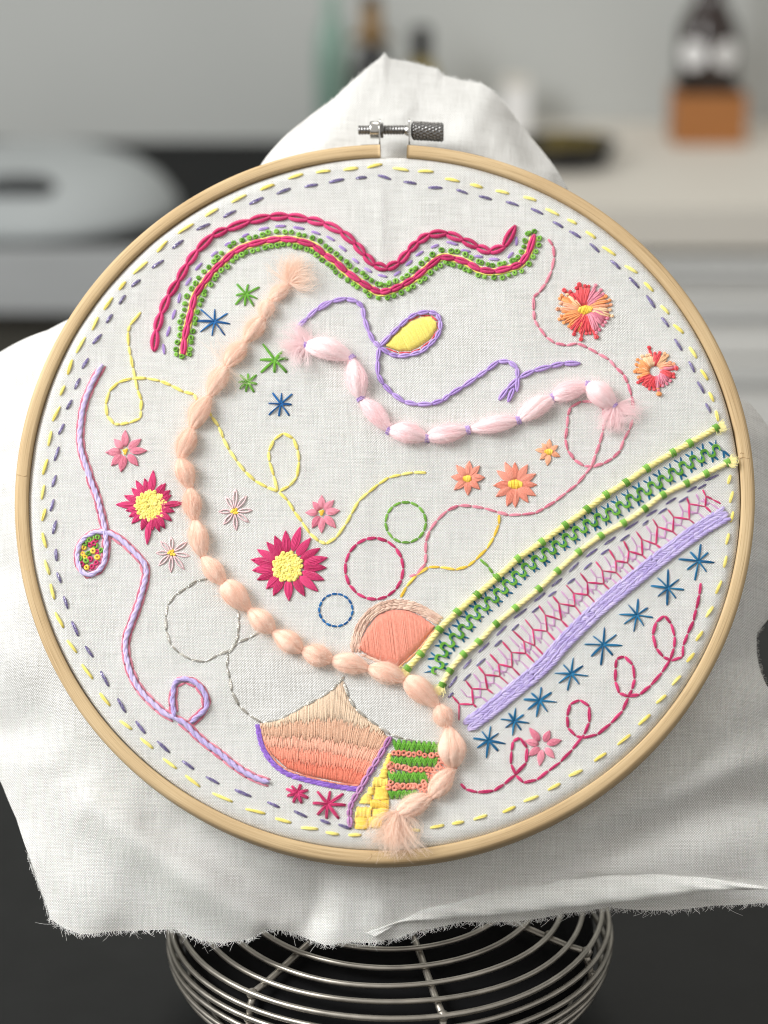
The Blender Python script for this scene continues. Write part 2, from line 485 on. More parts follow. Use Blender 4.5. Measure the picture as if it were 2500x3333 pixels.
# ------------------------------------------------------------------ cloth
def linen():
    m, nt, b = new_mat('white_linen')
    b.inputs['Roughness'].default_value = 0.85
    b.inputs['Specular IOR Level'].default_value = 0.15
    b.inputs['Sheen Weight'].default_value = 0.15
    uv = N(nt, 'ShaderNodeUVMap')
    uv.uv_map = 'weave'
    nz = N(nt, 'ShaderNodeTexNoise')
    nz.inputs['Scale'].default_value = 0.35
    nz.inputs['Detail'].default_value = 3
    nt.links.new(uv.outputs[0], nz.inputs['Vector'])
    sb = N(nt, 'ShaderNodeVectorMath', operation='SUBTRACT')
    sb.inputs[1].default_value = (0.5, 0.5, 0.5)
    nt.links.new(nz.outputs['Color'], sb.inputs[0])
    mu = N(nt, 'ShaderNodeVectorMath', operation='MULTIPLY_ADD')
    mu.inputs[1].default_value = (0.5, 0.5, 0)
    nt.links.new(sb.outputs[0], mu.inputs[0])
    nt.links.new(uv.outputs[0], mu.inputs[2])
    sp = N(nt, 'ShaderNodeSeparateXYZ')
    nt.links.new(mu.outputs[0], sp.inputs[0])

    def wave(out, freq):
        a = N(nt, 'ShaderNodeMath', operation='MULTIPLY')
        a.inputs[1].default_value = freq
        nt.links.new(out, a.inputs[0])
        s = N(nt, 'ShaderNodeMath', operation='SINE')
        nt.links.new(a.outputs[0], s.inputs[0])
        return s.outputs[0]

    F0 = PI / 0.35                       # one yarn every 0.35 mm
    sx, sy = wave(sp.outputs[0], F0), wave(sp.outputs[1], F0)
    pr = N(nt, 'ShaderNodeMath', operation='MULTIPLY')
    nt.links.new(sx, pr.inputs[0]); nt.links.new(sy, pr.inputs[1])
    ab = N(nt, 'ShaderNodeMath', operation='ABSOLUTE')
    nt.links.new(pr.outputs[0], ab.inputs[0])
    # slubs: yarns thicken along their run
    def slub(sc):
        mp = N(nt, 'ShaderNodeMapping')
        mp.inputs['Scale'].default_value = sc
        nt.links.new(uv.outputs[0], mp.inputs['Vector'])
        n2 = N(nt, 'ShaderNodeTexNoise')
        n2.inputs['Scale'].default_value = 1.0
        n2.inputs['Detail'].default_value = 2
        nt.links.new(mp.outputs[0], n2.inputs['Vector'])
        return n2.outputs['Fac']
    s1, s2 = slub((0.12, 2.2, 1)), slub((2.2, 0.12, 1))
    ss = N(nt, 'ShaderNodeMath', operation='ADD')
    nt.links.new(s1, ss.inputs[0]); nt.links.new(s2, ss.inputs[1])
    hh = N(nt, 'ShaderNodeMath', operation='MULTIPLY_ADD')
    hh.inputs[1].default_value = 0.95
    nt.links.new(ss.outputs[0], hh.inputs[0]); nt.links.new(pr.outputs[0], hh.inputs[2])
    h2 = N(nt, 'ShaderNodeMath', operation='MULTIPLY_ADD')
    h2.inputs[1].default_value = 0.8
    nt.links.new(ab.outputs[0], h2.inputs[0]); nt.links.new(hh.outputs[0], h2.inputs[2])
    bp = N(nt, 'ShaderNodeBump')
    bp.inputs['Strength'].default_value = 0.8
    bp.inputs['Distance'].default_value = 0.00013
    nt.links.new(h2.outputs[0], bp.inputs['Height'])
    nt.links.new(bp.outputs['Normal'], b.inputs['Normal'])
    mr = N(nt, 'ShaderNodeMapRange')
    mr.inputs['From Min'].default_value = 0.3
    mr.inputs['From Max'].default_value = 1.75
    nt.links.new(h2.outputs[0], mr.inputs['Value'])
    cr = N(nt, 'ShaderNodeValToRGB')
    cr.color_ramp.elements[0].color = lin((172, 171, 165)) + (1,)  # shade in the gaps between yarns, put into the base colour
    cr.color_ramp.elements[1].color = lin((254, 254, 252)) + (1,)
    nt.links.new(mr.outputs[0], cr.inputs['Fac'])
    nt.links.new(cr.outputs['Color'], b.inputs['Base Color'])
    tr = N(nt, 'ShaderNodeBsdfTranslucent')
    tr.inputs['Color'].default_value = lin((240, 238, 232)) + (1,)
    ms = N(nt, 'ShaderNodeMixShader')
    ms.inputs[0].default_value = 0.12
    out = nt.nodes['Material Output']
    nt.links.new(b.outputs[0], ms.inputs[1]); nt.links.new(tr.outputs[0], ms.inputs[2])
    nt.links.new(ms.outputs[0], out.inputs['Surface'])
    return m


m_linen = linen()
R_IN, R_OUT = 0.0962, 0.1000
OUT = [(-38.9, 97.6, -14), (-28.2, 110.9, -17), (-15.9, 121.3, -20), (-8.1, 129.7, -23), (-2.7, 135.1, -24), (-1.3, 137.5, -24), (-0.2, 135.5, -24), (6.6, 135.3, -26), (14.2, 133.9, -27), (15.5, 131.8, -27), (20.9, 130.4, -27), (26.8, 129.4, -28), (29.9, 127.1, -29), (34.8, 122.2, -30), (40.6, 114.5, -30), (46.8, 105.6, -29), (51.9, 96.9, -25), 'H', (97.5, 34.6, -20), (102.4, 32.5, -28), (106.2, 28.2, -32), (109.4, 23.4, -34), (111.8, 8.6, -36), (110.5, -14.0, -34), (108.2, -26.7, -32), (102.6, -33.5, -30), (103.0, -38.3, -30), (104.0, -44.3, -30), (105.1, -47.9, -30), (109.0, -52.7, -31), (112.5, -70.6, -30), (113.3, -91.7, -28), (111.7, -106.3, -26), (103.4, -107.4, -25), (88.5, -108.4, -24), (73.8, -109.9, -23), (60.5, -109.1, -22), (48.4, -111.0, -21), (35.9, -113.1, -20), (21.5, -113.4, -19), (10.5, -115.7, -19), (3.8, -117.8, -18), (-1.9, -119.1, -18), (-9.5, -118.9, -18), (-14.8, -119.8, -18), (-18.4, -118.5, -19), (-24.3, -116.3, -20), (-30.6, -115.6, -21), (-35.2, -118.3, -21), (-43.2, -119.3, -20), (-48.5, -118.5, -20), (-55.4, -115.6, -21), (-62.4, -115.8, -23), (-71.6, -116.1, -25), (-81.2, -117.0, -26), (-85.6, -115.4, -27), (-90.3, -112.7, -28), (-90.7, -110.5, -28), (-96.4, -96.3, -30), (-101.2, -85.3, -31), (-105.7, -76.0, -32), (-112.5, -62.3, -34), (-119.3, -35.9, -36), (-121.9, -0.3, -36), (-121.0, 26.3, -34), (-116.5, 41.7, -30), (-110.6, 46.9, -26), (-96.6, 52.3, -20), (-87.7, 57.1, -15), 'H']


def build_outline(n):
    seq = []
    m = len(OUT)
    for i, o in enumerate(OUT):
        if o == 'H':                      # the cloth falls straight back behind the ring here
            a0 = math.atan2(OUT[i - 1][1], OUT[i - 1][0])
            nx = OUT[(i + 1) % m]
            a1 = math.atan2(nx[1], nx[0])
            if a1 > a0: a1 -= 2 * PI
            for t in np.linspace(0.06, 0.94, 16):
                a = a0 + (a1 - a0) * t
                k = math.sin(PI * t) ** 0.4
                seq.append((95.5 * math.cos(a), 95.5 * math.sin(a), -14 - 26 * k))
        else:
            seq.append(o)
    ang = np.unwrap([math.atan2(p[1], p[0]) for p in seq])
    rad = np.array([math.hypot(p[0], p[1]) for p in seq]) / 1e3
    zz = np.array([p[2] for p in seq]) / 1e3
    ang = -ang
    for i in range(1, len(ang)):
        ang[i] = max(ang[i], ang[i - 1] + 1e-4)
    A = np.concatenate([ang - 2 * PI, ang, ang + 2 * PI])
    th = np.linspace(0, 2 * PI, n, endpoint=False)
    base = ang[0]
    t = (-th - base) % (2 * PI) + base
    return th, np.interp(t, A, np.tile(rad, 3)), np.interp(t, A, np.tile(zz, 3))


FOLDS = [((-78, -84), (-28, -117), 6, 4.5), ((-60, -88), (-20, -112), 5, -3.5), ((-95, -95), (-75, -112), 7, 3.0), ((-14, -97), (-17, -112), 4, -2.5), ((-2, -98), (0, -116), 5, 2.0),
         ((60, -92), (112, -76), 5, -4.5), ((55, -86), (112, -66), 6, 3.5), ((70, -98), (112, -90), 6, 1.2), ((88, -60), (112, -48), 6, 3.0), ((92, -45), (108, -38), 4, -2.5),
         ((-118, -35), (-96, -45), 7, 3.0), ((-122, 10), (-100, 0), 8, 3.5), ((-120, -10), (-100, -20), 6, -3.0), ((-116, 32), (-98, 30), 6, -2.5), ((-112, -62), (-92, -62), 6, -3.0),
         ((-18, 104), (-6, 132), 6, 3.0), ((10, 108), (12, 134), 6, -2.2), ((22, 104), (30, 128), 5, 3.0), ((42, 103), (38, 118), 4, -3.5), ((-30, 104), (-20, 115), 5, -2)]

_r = random.Random(5)
for _ in range(46):
    a_ = _r.uniform(-PI, PI); r_ = _r.uniform(101, 122); l_ = _r.uniform(6, 16); d_ = a_ + _r.gauss(0, 0.5)
    p_ = (r_ * math.cos(a_), r_ * math.sin(a_))
    FOLDS.append((p_, (p_[0] + l_ * math.cos(d_), p_[1] + l_ * math.sin(d_)), _r.uniform(1.2, 2.6), _r.choice((-1, 1)) * _r.uniform(0.25, 0.7)))
NT, NR, NS = 1100, 150, 52
th, orad, oz = build_outline(NT)
ker = np.exp(-(np.arange(-45, 46) / 19.0) ** 2); ker /= ker.sum()
osm = np.convolve(np.concatenate([orad[-45:], orad, orad[:45]]), ker, 'valid')
ozs = np.convolve(np.concatenate([oz[-45:], oz, oz[:45]]), ker, 'valid')
ct_, st_ = np.cos(th), np.sin(th)
rows = []
rr = np.concatenate([np.linspace(0.0005, 0.0935, NR), [0.0946, 0.0954, 0.0959, 0.09605]])
zedge = [0, 0, 0, 0]
for i, r in enumerate(rr):
    x, y = r * ct_, r * st_
    z = surf(x, y)
    if i >= NR - 6:
        z = z - 0.0016 * np.clip((r - 0.0925) / (0.09605 - 0.0925), 0, 1) ** 3
    rows.append(np.stack([x, y, z], 1))
rows.append(np.stack([0.0961 * ct_, 0.0961 * st_, np.full(NT, -0.006)], 1))
rows.append(np.stack([0.0962 * ct_, 0.0962 * st_, np.full(NT, -0.0092)], 1))
nz1 = np.zeros(NT)
calm = np.where(np.sin(th) > 0.75, 0.25, 1.0)
for k, a, ph in ((5, 1, .3), (9, .8, 1.9), (14, .7, 4.0), (23, .45, 2.2), (37, .3, .7)):
    nz1 += a * np.sin(k * th + ph)
nz1 = nz1 * np.convolve(np.concatenate([calm[-45:], calm, calm[:45]]), ker, 'valid')
for s in range(1, NS + 1):
    t = s / NS
    r0 = 0.0963
    r = r0 + (osm - r0) * t + (orad - osm) * t ** 7
    x, y = r * ct_, r * st_
    # a little way out level under the ring, then falling away
    z = -0.0096 + (ozs + 0.0096) * (t ** 1.25) + 0.0006 * nz1 * math.sin(PI * min(1, t * 1.2)) * min(1, t * 2) + 0.0005 * nz1 * t
    z = z + 0.00028 * np.sin(61 * th + 2 * np.sin(5 * th)) * math.exp(-t * 4) * np.clip(np.sin(3 * th + 1) + 0.3, 0, 1)
    f = np.zeros(NT)
    for p, q, w, a in FOLDS:
        f += a / 1e3 * (0.45 if p[1] > 95 else 0.7 if p[0] < -90 else 0.85) * np.exp(-(segdist(x, y, p, q) / (w / 1e3)) ** 2)
    z = z + f * min(1, t * 2.5) * np.clip((orad - 0.097) / 0.01, 0, 1)
    z = z + 0.00025 * np.sin(x * 210 + y * 90) * np.sin(y * 170 - x * 60) * min(1, 3 * t)
    z = np.where(orad > 0.098, np.minimum(z, -0.0092 - 0.001 * min(1, t * 4)), z)
    rows.append(np.stack([x, y, z], 1))
V = np.concatenate(rows)
nrow = len(rows)
F = []
for i in range(nrow - 1):
    for k in range(NT):
        l = (k + 1) % NT
        F.append((i * NT + k, i * NT + l, (i + 1) * NT + l, (i + 1) * NT + k))
F.append(tuple(range(NT - 1, -1, -1)))
me = bpy.data.meshes.new('embroidered_cloth')
me.from_pydata(V.tolist(), [], F)
me.polygons.foreach_set('use_smooth', [True] * len(me.polygons))
uvl = me.uv_layers.new(name='weave')
vi = np.empty(len(me.loops), np.int32)
me.loops.foreach_get('vertex_index', vi)
# arc length out from the ring keeps the weave even where the cloth turns away
uvc = V[:, :2].copy()
uvl.data.foreach_set('uv', (uvc[vi] * 1000).astype(np.float32).ravel())
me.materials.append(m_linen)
cloth = bpy.data.objects.new('embroidered_cloth', me)
COL.objects.link(cloth)
cloth.matrix_world = HOOP
cloth['label'] = 'white linen cloth stretched in the wooden hoop, embroidered with colourful motifs'
cloth['category'] = 'cloth'
skirt_rows = rows

# turned-up hem with its frayed edge
UP = [(-4.0, -116.6, -16), (4.1, -113.1, -16), (10.6, -109.9, -16), (17.1, -107.4, -16), (26.0, -105.4, -16), (37.4, -103.3, -16), (49.6, -102.1, -16), (61.8, -101.2, -16), (73.9, -100.9, -16), (86.1, -101.7, -16), (102.2, -104.0, -16), (110.2, -104.8, -16)]
LO = [(-1.1, -117.9, -15.4), (4.9, -114.5, -15.4), (13.0, -113.4, -15.4), (21.1, -112.5, -15.4), (29.2, -111.8, -15.4), (37.3, -110.9, -15.4), (49.5, -109.6, -15.4), (61.6, -108.3, -15.4), (73.8, -106.9, -15.4), (85.9, -105.4, -15.4), (102.0, -104.7, -15.4), (110.1, -105.7, -15.4)]


def crom(pts, n, closed=False):
    """Catmull-Rom through the points, resampled evenly."""
    p = np.asarray(pts, float)
    if closed:
        P = np.concatenate([p[-1:], p, p[:2]])
    else:
        P = np.concatenate([2 * p[:1] - p[1:2], p, 2 * p[-1:] - p[-2:-1]])
    segs = []
    for i in range(1, len(P) - 2):
        t = np.linspace(0, 1, 14, endpoint=False)[:, None]
        a, b_, c, d = P[i - 1], P[i], P[i + 1], P[i + 2]
        segs.append(0.5 * (2 * b_ + (c - a) * t + (2 * a - 5 * b_ + 4 * c - d) * t * t + (-a + 3 * b_ - 3 * c + d) * t ** 3))
    q = np.concatenate(segs + [P[-2:-1]])
    L = np.concatenate([[0], np.cumsum(np.linalg.norm(np.diff(q, axis=0), axis=1))])
    s = np.linspace(0, L[-1], n)
    return np.stack([np.interp(s, L, q[:, k]) for k in range(q.shape[1])], 1)


def plen(p):
    p = np.asarray(p)
    return np.linalg.norm(np.diff(p, axis=0), axis=1).sum()


nh = 160
pu, plo = crom(UP, nh) / 1e3, crom(LO, nh) / 1e3
hv, hf = [], []
for j in range(9):
    t = j / 8
    q = plo * (1 - t) + pu * t
    q = q.copy()
    q[:, 2] += 0.0007 * math.sin(PI * t) + 0.0003 * np.sin(np.arange(nh) * 0.35 + j)
    if j == 0:
        q[:, 2] -= 0.0008
    hv.append(q)
for j in range(8):
    for k in range(nh - 1):
        hf.append((j * nh + k, j * nh + k + 1, (j + 1) * nh + k + 1, (j + 1) * nh + k))
hv = np.concatenate(hv)
me = bpy.data.meshes.new('turned_hem')
me.from_pydata(hv.tolist(), [], hf)
me.polygons.foreach_set('use_smooth', [True] * len(me.polygons))
uvl = me.uv_layers.new(name='weave')
vi = np.empty(len(me.loops), np.int32)
me.loops.foreach_get('vertex_index', vi)
uvl.data.foreach_set('uv', (hv[vi][:, :2] * 1000).astype(np.float32).ravel())
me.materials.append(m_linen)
hem = bpy.data.objects.new('turned_hem', me)
COL.objects.link(hem); hem.parent = cloth
hem['label'] = 'hem strip turned up to the front with a frayed edge'

m_fray = thread('frayed_linen', (240, 240, 238), (214, 212, 206), 0.8)


def fray(mb, path, outdir, count, lmin, lmax, spread=0.7, r=0.00005):
    path = np.asarray(path)
    for i in range(count):
        t = random.random() * (len(path) - 1.001)
        k = int(t); p = path[k] + (path[k + 1] - path[k]) * (t - k)
        tg = path[k + 1] - path[k]; tg = tg / (np.linalg.norm(tg) + 1e-9)
        d = outdir(p, tg) + tg * random.gauss(0, spread * 0.6) + np.array([0, 0, random.gauss(0.05, spread * 0.4)])
        d /= np.linalg.norm(d)
        L = random.uniform(lmin, lmax)
        cu = tg * random.gauss(0, 0.5) * L + np.array([0, 0, random.gauss(0, 0.3) * L])
        s = np.linspace(-0.25, 1, 5)[:, None]
        mb.tube(p + d * L * s + cu * s * s, np.linspace(r, r * 0.6, 5), 3, cap=False)


edge = rows[-1]
aa = np.degrees(np.arctan2(edge[:, 1], edge[:, 0]))
sel = edge[(aa > -136) & (aa < -42)]
sel = sel[np.argsort(sel[:, 0])]
fb = MB(); fray(fb, sel, lambda p, t: np.array([0, -1.0, 0]), 1300, 0.0004, 0.0015, 0.9)
fray(fb, sel, lambda p, t: np.array([0, -1.0, 0]), 90, 0.0015, 0.0036, 1.6)
fb.build('hem_fringe', m_fray, cloth, kind='stuff')
fb = MB(); fray(fb, pu, lambda p, t: np.array([-t[1], t[0], 0.15]), 1500, 0.0004, 0.0014)
fb.build('turned_hem_fringe', m_fray, cloth, kind='stuff')
sel = edge[(aa > 70) & (aa < 100)]
sel = sel[np.argsort(sel[:, 0])]
fb = MB(); fray(fb, sel, lambda p, t: np.array([0.1, 1.0, 0]), 220, 0.0003, 0.0010)
fb.build('peak_fringe', m_fray, cloth, kind='stuff')
sel = edge[(aa > -28) & (aa < -17)]
sel = sel[np.argsort(sel[:, 1])]
fb = MB(); fray(fb, sel, lambda p, t: np.array([1, 0.1, 0]), 120, 0.0004, 0.0012)
fb.build('side_fringe', m_fray, cloth, kind='stuff')


# ------------------------------------------------------------------ hoop
def wood():
    m, nt, b = new_mat('bamboo')
    b.inputs['Roughness'].default_value = 0.6
    b.inputs['Specular IOR Level'].default_value = 0.22
    uv = N(nt, 'ShaderNodeUVMap'); uv.uv_map = 'grain'
    mp = N(nt, 'ShaderNodeMapping'); mp.inputs['Scale'].default_value = (0.045, 4.5, 1)
    nt.links.new(uv.outputs[0], mp.inputs[0])
    nz = N(nt, 'ShaderNodeTexNoise'); nz.inputs['Scale'].default_value = 1.0; nz.inputs['Detail'].default_value = 6; nz.inputs['Roughness'].default_value = 0.65
    nt.links.new(mp.outputs[0], nz.inputs['Vector'])
    cr = N(nt, 'ShaderNodeValToRGB')
    e = cr.color_ramp.elements
    e[0].position = 0.28; e[0].color = lin((136, 114, 84)) + (1,)
    e[1].position = 0.72; e[1].color = lin((212, 190, 152)) + (1,)
    x = cr.color_ramp.elements.new(0.45); x.color = lin((194, 168, 128)) + (1,)
    nt.links.new(nz.outputs['Fac'], cr.inputs['Fac'])
    n2 = N(nt, 'ShaderNodeTexNoise'); n2.inputs['Scale'].default_value = 0.03; n2.inputs['Detail'].default_value = 2
    nt.links.new(uv.outputs[0], n2.inputs['Vector'])
    mx = N(nt, 'ShaderNodeMixRGB', blend_type='MULTIPLY')
    mx.inputs[0].default_value = 0.5
    r2 = N(nt, 'ShaderNodeValToRGB')
    r2.color_ramp.elements[0].position = 0.35; r2.color_ramp.elements[0].color = (0.78, 0.72, 0.66, 1)
    r2.color_ramp.elements[1].position = 0.65; r2.color_ramp.elements[1].color = (1, 1, 1, 1)
    nt.links.new(n2.outputs['Fac'], r2.inputs['Fac'])
    nt.links.new(cr.outputs['Color'], mx.inputs[1]); nt.links.new(r2.outputs['Color'], mx.inputs[2])
    nt.links.new(mx.outputs[0], b.inputs['Base Color'])
    bp = N(nt, 'ShaderNodeBump'); bp.inputs['Strength'].default_value = 0.35; bp.inputs['Distance'].default_value = 0.0002
    nt.links.new(nz.outputs['Fac'], bp.inputs['Height']); nt.links.new(bp.outputs['Normal'], b.inputs['Normal'])
    return m


m_wood = wood()
hoop = empty('embroidery_hoop', label='round pale bamboo hoop with a metal screw closing its gap', category='hoop')
hoop.matrix_world = HOOP
ga0, ga1 = math.atan2(99.1, 6.1), math.atan2(99.1, -1.5)
n = 720
angs = np.linspace(ga1, ga0 + 2 * PI, n)
c = 0.0006
zt, zb = 0.0004, -0.0088
prof = [(R_IN + 0.0001, zb), (R_IN, zt - c * 1.2), (R_IN + 0.0002, zt - 0.4 * c), (R_IN + 0.0006, zt - 0.0001), (R_IN + 0.0012, zt), (R_OUT - 0.0013, zt), (R_OUT - 0.0008, zt - 0.00012), (R_OUT - 0.0003, zt - 0.0006),
        (R_OUT - 0.0001, zt - 0.0013), (R_OUT, zt - 0.003), (R_OUT, zb + 0.0008), (R_OUT - 0.0006, zb)]
m_ = len(prof)
V, F, UVv = [], [], []
pl_ = np.concatenate([[0], np.cumsum([math.dist(prof[i], prof[i + 1]) for i in range(m_ - 1)])]) * 1000
for i, a in enumerate(angs):
    wob = 0.00012 * math.sin(3 * a + 1) + 0.00008 * math.sin(7 * a)
    for j, (r, z) in enumerate(prof):
        V.append(((r + wob) * math.cos(a), (r + wob) * math.sin(a), z))
        UVv.append((a * 100, pl_[j]))
for i in range(n - 1):
    for j in range(m_):
        k = (j + 1) % m_
        F.append((i * m_ + j, i * m_ + k, (i + 1) * m_ + k, (i + 1) * m_ + j))
F.append(tuple(range(m_)))
F.append(tuple((n - 1) * m_ + j for j in range(m_ - 1, -1, -1)))
me = bpy.data.meshes.new('outer_ring')
me.from_pydata(V, [], F)
me.polygons.foreach_set('use_smooth', [True] * (len(me.polygons) - 2) + [False] * 2)
ul = me.uv_layers.new(name='grain')
vi = np.empty(len(me.loops), np.int32); me.loops.foreach_get('vertex_index', vi)
ul.data.foreach_set('uv', np.array(UVv, np.float32)[vi].ravel())
me.materials.append(m_wood)
ring = bpy.data.objects.new('outer_ring', me)
COL.objects.link(ring); ring.parent = hoop
# scarf joints in the bamboo strip
m_scar = plain('joint_line', (150, 118, 78), 0.7, 0, 0.2, 0.2, 300)
for ang_, l0, l1 in ((math.radians(-91.3), 0.0973, 0.0989), (math.radians(5.3), 0.0965, 0.0990), (math.radians(6.1), 0.0968, 0.0978), (math.radians(177.5), 0.0966, 0.0994)):
    b = MB()
    t = np.linspace(0, 1, 5)
    b.tube([((l0 + (l1 - l0) * s) * math.cos(ang_ + 0.002 * math.sin(s * 5)), (l0 + (l1 - l0) * s) * math.sin(ang_ + 0.002 * math.sin(s * 5)), zt - 0.00002) for s in t], 0.00007, 4)
    j = b.build('joint_line', m_scar, ring)

m_gun = plain('dark_steel', (128, 127, 126), 0.28, 0.95, 0.5, 0.12, 900)
m_chrome = plain('bright_steel', (196, 195, 192), 0.2, 1.0, 0.5, 0.05, 300)
m_blue = plain('blue_spot', (70, 140, 200), 0.5)


def thread_bar(mb, x0, x1, cy, cz, r, pitch, seg=20):
    n_ = int((x1 - x0) / pitch * 6)
    prof_ = []
    for i in range(n_ + 1):
        x = x0 + (x1 - x0) * i / n_
        ph = (i % 6) / 6
        prof_.append((r * (0.82 + 0.18 * (1 - abs(2 * ph - 1))), x))
    mb.lathe(prof_, seg, axis=0, c=(0, cy, cz))


screw = empty('tightening_screw', hoop, label='metal screw with knurled thumb end across the hoop gap')
b = MB(); thread_bar(b, -0.0078, 0.0060, 0.1056, -0.0045, 0.0014, 0.0008); b.build('thread', m_gun, screw)
b = MB(); b.lathe([(0.0014, -0.0044), (0.0024, -0.0043), (0.0025, -0.0039), (0.0025, -0.0019), (0.0024, -0.0016), (0.0014, -0.0015)], 32, axis=0, c=(-0.0002, 0.1056, -0.0045)); b.build('nut', m_chrome, screw)
b = MB(); b.lathe([(0.0012, -0.0012), (0.0023, -0.0011), (0.0023, -0.0005), (0.0012, -0.0004)], 6, axis=0, c=(-0.0003, 0.1055, -0.0045)); b.build('hex_nut', m_gun, screw, smooth=False)
b = MB(); b.lathe([(0.0011, 0.0056), (0.0013, 0.0060), (0.0017, 0.0068), (0.0017, 0.0070)], 24, axis=0, c=(-0.0005, 0.1054, -0.0045)); b.build('collar', m_chrome, screw)
# knurled thumb end: diamond bumps, each ridge real
V, F = [], []
nx, nk = 46, 72
for i in range(nx + 1):
    x = 0.0070 + 0.0092 * i / nx
    for k in range(nk):
        a = k / nk * 2 * PI
        r = 0.0024
        if 3 < i < nx - 1:
            u1 = math.sin(a * 8 + i * 0.36); u2 = math.sin(a * 8 - i * 0.30)
            r += 0.00034 * (abs(u1) + abs(u2) - 1)
        if i == 0: r *= 0.6
        if i == 1: r *= 0.85
        if i == nx: r *= 0.9
        V.append((x, 0.1054 - 0.0006 * i / nx + r * math.cos(a), -0.0045 + r * math.sin(a)))
for i in range(nx):
    for k in range(nk):
        l = (k + 1) % nk
        F.append((i * nk + k, i * nk + l, (i + 1) * nk + l, (i + 1) * nk + k))
F.append(tuple(range(nk - 1, -1, -1))); F.append(tuple(nx * nk + k for k in range(nk)))
b = MB(); b.add(V, F); b.build('knurled_grip', m_gun, screw)

for side in (-1, 1):
    a_end = ga1 if side < 0 else ga0
    br = MB()
    tx = -0.0017 if side < 0 else 0.0066
    # upright tab with rounded top, thin plate across the screw
    K = 14
    outl = [(0.1008, -0.0078), (0.1008, -0.0012)] + [(0.1062 + 0.0024 * math.sin(t), -0.0045 + 0.0033 * math.cos(t)) for t in np.linspace(0, PI, K)]
    nv = len(outl)
    VV = [(tx - 0.00018, y, z) for y, z in outl] + [(tx + 0.00018, y, z) for y, z in outl]
    br.add(VV, [tuple(range(nv)), tuple(range(2 * nv - 1, nv - 1, -1))] + [(i, i + nv, (i + 1) % nv + nv, (i + 1) % nv) for i in range(nv)])
    # strap lying round the outside of the ring
    ln_ = (0.004 if side < 0 else 0.016) / 0.1
    va = []
    for i in range(25):
        t = i / 24
        a = a_end + (ln_ * 1.35 * t if side < 0 else -ln_ * 1.35 * t)
        for r in (R_OUT + 0.0002, R_OUT + 0.0006):
            for z in (-0.0078, -0.0024):
                va.append((r * math.cos(a), r * math.sin(a), z))
    fa = []
    for i in range(24):
        o = i * 4
        fa += [(o, o + 1, o + 5, o + 4), (o + 2, o + 6, o + 7, o + 3), (o + 1, o + 3, o + 7, o + 5), (o, o + 4, o + 6, o + 2)]
    br.add(va, fa)
    bo = br.build('bracket', m_chrome, hoop, smooth=False)
    if side < 0:
        b = MB(); b.box(tx - 0.0003, tx + 0.00005, 0.1070, 0.1086, -0.0038, -0.0016)
        b.build('paint_spot', m_blue, bo, smooth=False)

# ------------------------------------------------------------------ threads
T = dict(
    yellow=thread('pale_yellow_cotton', (250, 238, 146), (238, 220, 112)),
    purple=thread('metallic_purple', (100, 84, 146), (70, 58, 110), 0.42, 0.25, 0.7, 0.1),
    pink=thread('raspberry_cotton', (212, 68, 120), (178, 44, 92)),
    lilac=thread('lilac_cotton', (186, 160, 218), (160, 130, 196)),
    green=thread('leaf_green_cotton', (136, 188, 82), (94, 146, 50)),
    green2=thread('bright_green_cotton', (116, 178, 66), (84, 146, 44)),
    blue=thread('deep_blue_cotton', (40, 112, 172), (24, 78, 134)),
    teal=thread('teal_blue_cotton', (38, 116, 158), (28, 88, 130)),
    rose=thread('rose_cotton', (230, 152, 168), (208, 116, 138)),
    palepink=thread('pale_pink_cotton', (234, 206, 208), (214, 180, 184)),
    coral=thread('coral_cotton', (234, 158, 138), (216, 130, 108)),
    peach=thread('peach_cotton', (240, 182, 148), (224, 154, 118)),
    red=thread('red_coral_cotton', (230, 96, 100), (206, 64, 74)),
    orange=thread('orange_cotton', (240, 166, 110), (226, 140, 84)),
    cream=thread('cream_peach_cotton', (242, 208, 168), (228, 178, 136)),
    gold=thread('golden_yellow_cotton', (252, 220, 104), (236, 196, 66)),
    silver=thread('silver_metallic', (196, 192, 182), (160, 156, 146), 0.4, 0.5, 0.95, 0.0),
    beige=thread('sand_cotton', (228, 200, 182), (198, 160, 142)),
    cordlilac=thread('lilac_perle', (208, 196, 234), (178, 162, 216)),
    cordyellow=thread('cream_yellow_wool', (254, 246, 184), (246, 232, 152), 0.8),
    violet=thread('violet_cotton', (158, 116, 208), (128, 88, 180)),
    mauve=thread('mauve_cotton', (190, 140, 186), (164, 108, 158)),
    lightmauve=thread('light_mauve_cotton', (214, 168, 206), (194, 144, 188)),
    tiepeach=thread('salmon_tie_cotton', (240, 150, 120), (226, 128, 98)),
)


def wool(name, rgb, rgb2, trans):
    w_ = thread(name, rgb, rgb2, 0.95, 0, 0, 0.0, 3200.0)
    nt = w_.node_tree
    bs = nt.nodes['Principled BSDF']
    bs.inputs['Specular IOR Level'].default_value = 0.02
    for nd in nt.nodes:
        if nd.type == 'BUMP':
            nd.inputs['Distance'].default_value = 0.00016
    tr = N(nt, 'ShaderNodeBsdfTranslucent')
    ms = N(nt, 'ShaderNodeMixShader')
    ms.inputs[0].default_value = trans
    col = bs.inputs['Base Color'].links[0].from_socket
    nt.links.new(col, tr.inputs['Color'])
    nt.links.new(bs.outputs[0], ms.inputs[1]); nt.links.new(tr.outputs[0], ms.inputs[2])
    nt.links.new(ms.outputs[0], nt.nodes['Material Output'].inputs['Surface'])
    return w_


m_wool_p = wool('peach_wool', (245, 210, 191), (235, 195, 175), 0.05)
m_wool_k = wool('blush_wool', (253, 230, 231), (248, 219, 222), 0.05)
m_fuzz_p = wool('peach_fuzz', (253, 238, 226), (250, 229, 214), 0.5)
m_fuzz_k = wool('blush_fuzz', (254, 240, 241), (252, 233, 235), 0.5)


# ------------------------------------------------------------------ stitches
def motif(name, label):
    return empty(name, cloth, label=label)


